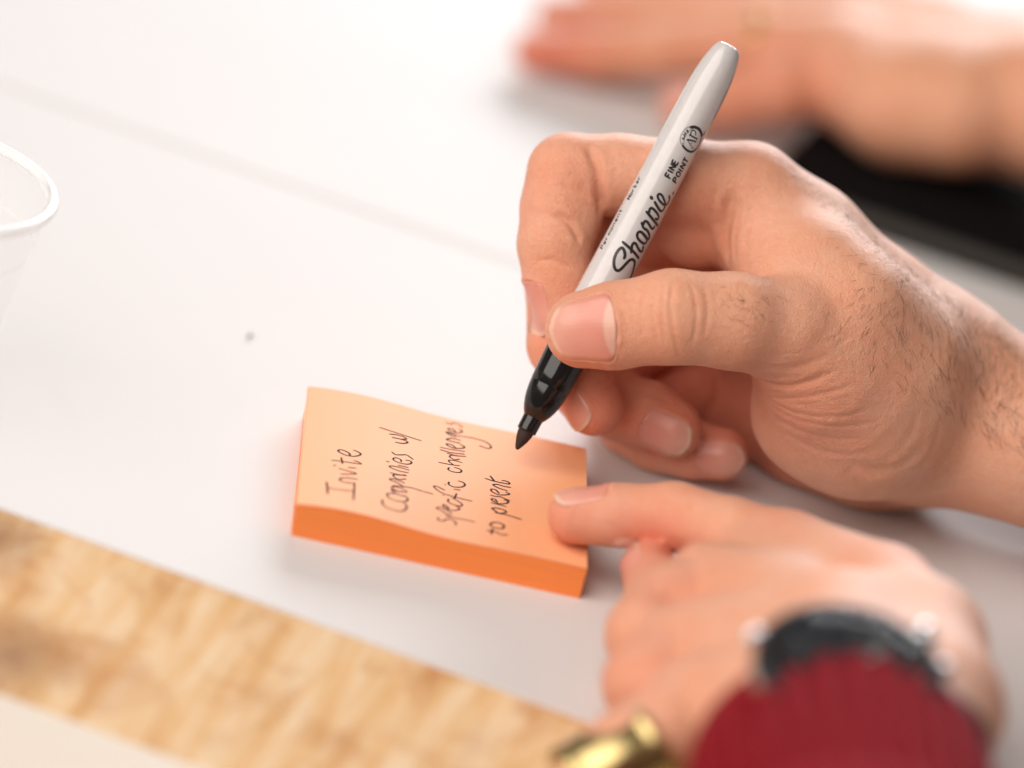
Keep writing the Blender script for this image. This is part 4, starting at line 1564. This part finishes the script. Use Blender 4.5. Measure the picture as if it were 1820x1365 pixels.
def watch_part(name, prof, mat, parent=watch, seg=64, c=None):
    prof = [(s_, r_ * 1.10) for s_, r_ in prof]
    V, F = lathe(prof, WC if c is None else c, WN, seg, ref=WA)
    return mesh_obj(name, V, F, mat, parent)


watch_part('case', [(-1.0, 15.0), (-0.8, 19.0), (0.2, 20.2), (3.0, 20.6), (4.4, 20.4), (5.2, 19.8)], M['steel'])
watch_part('bezel', [(5.0, 17.4), (5.0, 20.4), (5.9, 20.2), (6.9, 18.8), (7.0, 17.7), (5.8, 17.3), (5.0, 17.3)], M['strap'])
dial = watch_part('dial', [(5.25, 0.2), (5.26, 17.2), (5.5, 17.2), (5.5, 0.2)], M['dial'])
watch_part('glass', [(6.5, 0.2), (6.5, 17.1), (6.85, 17.0), (7.1, 13.0), (7.2, 6.0), (7.2, 0.2)], M['glass'])
for k in range(12):
    a = 2 * math.pi * k / 12
    d_ = WA * math.cos(a) + WB * math.sin(a)
    V, F = box_vf(d_, np.cross(WN, d_), WN, WC + d_ * 14.5 + WN * 5.55, 2.2, 0.6, 0.3)
    mesh_obj('hour_mark', V, F, M['lume'], dial, False)
for ang, L, wd in ((0.7, 9.0, 1.3), (2.4, 13.0, 1.0)):
    d_ = WA * math.cos(ang) + WB * math.sin(ang)
    V, F = box_vf(d_, np.cross(WN, d_), WN, WC + d_ * (L / 2 - 1) + WN * 5.9, L, wd, 0.3)
    mesh_obj('watch_hand', V, F, M['lume'], dial, False)
HS = -WA if WA @ ax0 > 0 else WA                    # towards the hand
RS = WB if WB @ RIGHT > 0 else -WB
cd = unit(HS + RS * 0.9)
V, F = lathe([(0, 1.0), (0.1, 3.0), (4.6, 3.2), (5.2, 2.6), (5.3, 0.3)], WC + cd * 22.0 + WN * 2.8, cd, 24)
mesh_obj('crown', V, F, M['steel'], watch)
# lugs and strap round the wrist (the strap runs across the forearm)
for sg in (-1, 1):
    for q in ((-1,) if WA @ ax0 > 0 else (1,)):
        V, F = box_vf(WB, WA, WN, WC + WB * sg * 22.0 + WA * q * 9.6 + WN * 0.8, 5.0, 3.4, 2.8, 0.8)
        mesh_obj('lug', V, F, M['steel'], watch)
V, F = [], []
cc = WC - WN * 20.0 + RIGHT * 9.0
steps = 96
for i in range(steps + 1):
    a = math.radians(30 + 300 * i / steps)
    dr = WB * math.sin(a) + WN * math.cos(a)
    for u, lift in ((-9.0, 0.5), (-8.2, 1.6), (8.2, 1.6), (9.0, 0.5), (8.2, -1.5), (-8.2, -1.5)):
        o0 = cc + WA * (u - 5.0)
        r = bvL.ray_cast(Vector(o0 + dr * 70), Vector(-dr), 70.0)
        rad = 70 - r[3] if r[0] is not None else 24.0
        V.append(o0 + dr * (min(rad, 40.0) + lift))
V = np.array(V).reshape(steps + 1, 6, 3)
for _ in range(10):
    V[1:-1] = 0.25 * V[:-2] + 0.5 * V[1:-1] + 0.25 * V[2:]
V = V.reshape(-1, 3)
for i in range(steps):
    for k in range(6):
        F.append((i * 6 + k, i * 6 + (k + 1) % 6, (i + 1) * 6 + (k + 1) % 6, (i + 1) * 6 + k))
F += [tuple(range(6))[::-1], tuple(steps * 6 + k for k in range(6))]
mesh_obj('strap', np.array(V), F, M['strap'], watch)

# ------------------------------------------------------------------ wide gold ring on the nearest finger
M['gold'] = plain('brushed_gold', (0.55, 0.42, 0.19), 0.30, 1.0)
gold = empty('gold_ring')
tag(gold, 'wide gold ring on the nearest finger, at the bottom beside the red sleeve', 'ring')
GA, GB = c2w(cf(1166, 1318, 211))[0], c2w(cf(1062, 1378, 214))[0]
gx = unit(GB - GA)
V, F = lathe([(0, 9.4), (0.0, 10.3), (0.7, 10.9), (1.8, 11.0), (3.0, 10.7), (10, 10.8), (21.2, 10.7), (22.4, 11.0), (23.5, 10.9), (24.2, 10.3), (24.2, 9.4)], GA, gx, 72, closed=True)
gband = mesh_obj('band', V, F, M['gold'], gold)
g1 = unit(-FWD * 0.8 + UP * 0.4 - gx * ((-FWD * 0.8 + UP * 0.4) @ gx))
V, F = box_vf(gx, np.cross(g1, gx), g1, GA + gx * 12.1 + g1 * 9.7, 17.0, 7.0, 1.35, 0.4)
mesh_obj('plate', V, F, M['gold'], gold)


# ================================================================== things in the background
def Jz(px, py, z, r):
    return (w2c(on_plane(px, py, z))[0], r)


def build_far_hand(h=1.9):
    pts = []
    fing = [
        [Jz(950, 92, 9, 6.8), Jz(1060, 98, 12, 7.8), Jz(1180, 92, 18, 8.8), Jz(1330, 82, 26, 10.5)],
        [Jz(985, 32, 9, 6.8), Jz(1090, 32, 13, 7.8), Jz(1220, 28, 20, 8.8), Jz(1360, 40, 27, 10.5)],
        [Jz(1060, -32, 9, 6.5), Jz(1180, -28, 14, 7.5), Jz(1370, 0, 26, 10.0)],
        [Jz(1216, 190, 12, 7.8), Jz(1300, 178, 16, 9.2), Jz(1390, 160, 22, 11.0), Jz(1500, 130, 28, 13.5)],
    ]
    palm = [
        [Jz(1330, 82, 26, 11.0), Jz(1480, 105, 30, 14.0), Jz(1650, 165, 34, 19.0), Jz(1850, 190, 40, 22.0), Jz(2300, 290, 60, 30.0)],
        [Jz(1360, 40, 27, 11.0), Jz(1500, 65, 30, 14.0), Jz(1650, 120, 34, 19.0), Jz(1850, 150, 40, 22.0)],
        [Jz(1370, 0, 26, 11.0), Jz(1500, 20, 28, 14.0), Jz(1650, 80, 32, 18.0)],
        [Jz(1500, 140, 28, 15.0), Jz(1600, 190, 30, 17.0), Jz(1700, 200, 34, 19.0)],
    ]
    allp = np.array([p for c in fing + palm for p, _ in c])
    fld = Field(allp.min(0) - 36, allp.max(0) + 36, h)
    Fp = fld.new()
    for c in palm:
        fld.chain(Fp, c, 9.0)
    body = Fp.copy()
    for c in fing:
        f = fld.new()
        fld.chain(f, c, 4.0)
        body = smin(body, smin(Fp, f, 7.0), 1.2)
    fld.above(body, 1.2)
    Vc, Q = fld.mesh(body)
    return fld, body, Vc, Q


fld, body, Vc, QF = build_far_hand()
VF, QF, NF, bvF = finish_flesh(fld, body, Vc, QF, False)
person2 = empty('person')
tag(person2, 'second person, only a blurred hand wearing a ring, resting behind the marker', 'person')
fh = quads_obj('right_hand', VF, QF, M['skin2'], person2)
tips = [Jz(950, 92, 9, 1)[0], Jz(985, 32, 9, 1)[0], Jz(1216, 190, 12, 1)[0], Jz(1300, 185, 14, 1)[0]]
float_attr(fh, 'tone', tone_from(VF, [(tips[0], 26, 0.95), (tips[1], 24, 0.6), (tips[2], 20, 0.5), (tips[3], 30, 0.5), (Jz(1380, 170, 20, 1)[0], 26, 0.5)]))
for (px, py, z, axs, nm) in ((955, 84, 10, (-1, 0.0, 0), (0, -0.9, 0.42)), (992, 24, 10, (-1, 0, 0), (0, -0.9, 0.42)), (1206, 186, 13, (-1, 0.1, 0), (-0.1, -0.5, 0.85))):
    c = on_plane(px, py, z)
    n = camv(*nm)
    r = bvF.ray_cast(Vector(c + n * 25), Vector(-n))
    if r[0] is not None:
        Nail(np.array(r[0]), camv(*axs), n, 8.0, 5.4, 12.0, 0.6, 0.4).plate('fingernail', bvF, M['nail_thumb'], fh, grow=0.5)
# dark cuff at the edge of the picture
a, b = c2w(Jz(1960, 190, 46, 1)[0])[0], c2w(Jz(2330, 290, 62, 1)[0])[0]
M['olive'] = plain('olive_cloth', (0.12, 0.08, 0.05), 0.85)
V, F = lathe([(-0.5, 24.0), (0, 31.0), (3, 31.5), (20, 32.0), (120, 36.0)], a, unit(b - a), 64)
mesh_obj('sleeve', V, F, M['olive'], person2)
# finger ring
ra, rb = c2w(Jz(1330, 82, 26, 1)[0])[0], c2w(Jz(1480, 105, 30, 1)[0])[0]
rx = unit(rb - ra)
V, F = lathe([(0, 9.6), (0.2, 11.0), (1.0, 11.7), (2.8, 11.8), (3.6, 11.2), (3.8, 9.6)], c2w(Jz(1335, 78, 27, 1)[0])[0], rx, 48, closed=True)
o = mesh_obj('finger_ring', V, F, plain('old_gold', (0.42, 0.24, 0.07), 0.4, 1.0))
tag(o, 'small gold ring on the blurred hand at the top', 'ring')

# black notebook under that hand
nb = empty('notebook')
tag(nb, 'flat black notebook lying behind the wrist, under the blurred hand', 'notebook')
M['black_cover'] = plain('black_cover', (0.007, 0.006, 0.006), 0.9, 0.0, Specular_IOR_Level=0.04)
M['pages'] = plain('page_edges', (0.05, 0.045, 0.04), 0.8)
c0 = on_plane(1368, 304, 11.0)
c0[2] = 0.0
V, F = box_vf(TX, TY, TZ, c0 + TX * 130 + TY * 55 + TZ * 0.95, 260, 110, 2.0, 0.5)
mesh_obj('cover', V, F, M['black_cover'], nb, False)
V, F = box_vf(TX, TY, TZ, c0 + TX * 130 + TY * 55 + TZ * 2.97, 257, 107, 5.9, 0.2)
mesh_obj('page_block', V, F, M['pages'], nb, False)
V, F = box_vf(TX, TY, TZ, c0 + TX * 130 + TY * 55 + TZ * 8.9, 260, 110, 2.1, 0.5)
mesh_obj('cover', V, F, M['black_cover'], nb, False)

# clear plastic cup, cut by the left edge
tp = NT('clear_plastic')
tp.set(Base_Color=(0.9, 0.9, 0.9, 1), Roughness=0.08, Alpha=0.06)
M['plastic'] = tp.m
tr = NT('clear_plastic_rim')
tr.set(Base_Color=(0.98, 0.98, 0.98, 1), Roughness=0.3, Alpha=0.62)
tr.b.inputs['Transmission Weight'].default_value = 0.5
tr.b.inputs['IOR'].default_value = 1.12
M['plastic_rim'] = tr.m
cup = empty('plastic_cup')
tag(cup, 'clear plastic cup with rolled rim at the left edge of the table', 'cup')
RZ = 58.0
cc = on_plane(-160, 308, RZ)
kk = (DIST - w2c(cc)[0][2]) / FPX
CRr = 262 * kk
C0 = np.array([cc[0], cc[1], 0.3])
wall = [(0.0, 0.5), (0.0, CRr * 0.70), (1.2, CRr * 0.715), (RZ - 14, CRr * 0.925), (RZ - 12.5, CRr * 0.94), (RZ - 2, CRr * 0.965), (RZ - 2, CRr * 0.957), (RZ - 12.2, CRr * 0.931), (RZ - 14, CRr * 0.916), (1.7, CRr * 0.706), (0.6, CRr * 0.69), (0.6, 0.5)]
V, F = lathe(wall, C0, TZ, 96)
mesh_obj('wall', V, F, M['plastic'], cup)
rim = []
for t in np.linspace(0, 2 * math.pi, 14, endpoint=False):
    rim.append((RZ - 0.4 + 1.5 * math.sin(t), CRr * 0.985 + 1.5 * math.cos(t)))
V, F = lathe(rim[::-1], C0, TZ, 96, closed=True)
mesh_obj('rim', V, F, M['plastic_rim'], cup)
V, F = lathe([(RZ - 13.8 + 0.3 * math.sin(t), CRr * 0.921 + 0.3 * math.cos(t)) for t in np.linspace(2 * math.pi, 0, 10, endpoint=False)], C0, TZ, 96, closed=True)
mesh_obj('ridge', V, F, M['plastic'], cup)

# a crumb on the table
p = on_plane(443, 597, 0.5)
V, F = lathe([(0, 0.1), (0.1, 0.5), (0.6, 0.75), (1.5, 0.6), (2.4, 0.55), (2.9, 0.3), (3.0, 0.05)], p + np.array([0, -1.3, 0.25]), unit(np.array([0.18, 1, 0.05])), 10)
V = p + (V - p) * 0.7 + rng.normal(0, 0.06, V.shape)
o = mesh_obj('crumb', V, F, plain('dark_crumb', (0.12, 0.11, 0.115), 0.7))
tag(o, 'tiny dark crumb alone on the white table', 'crumb')
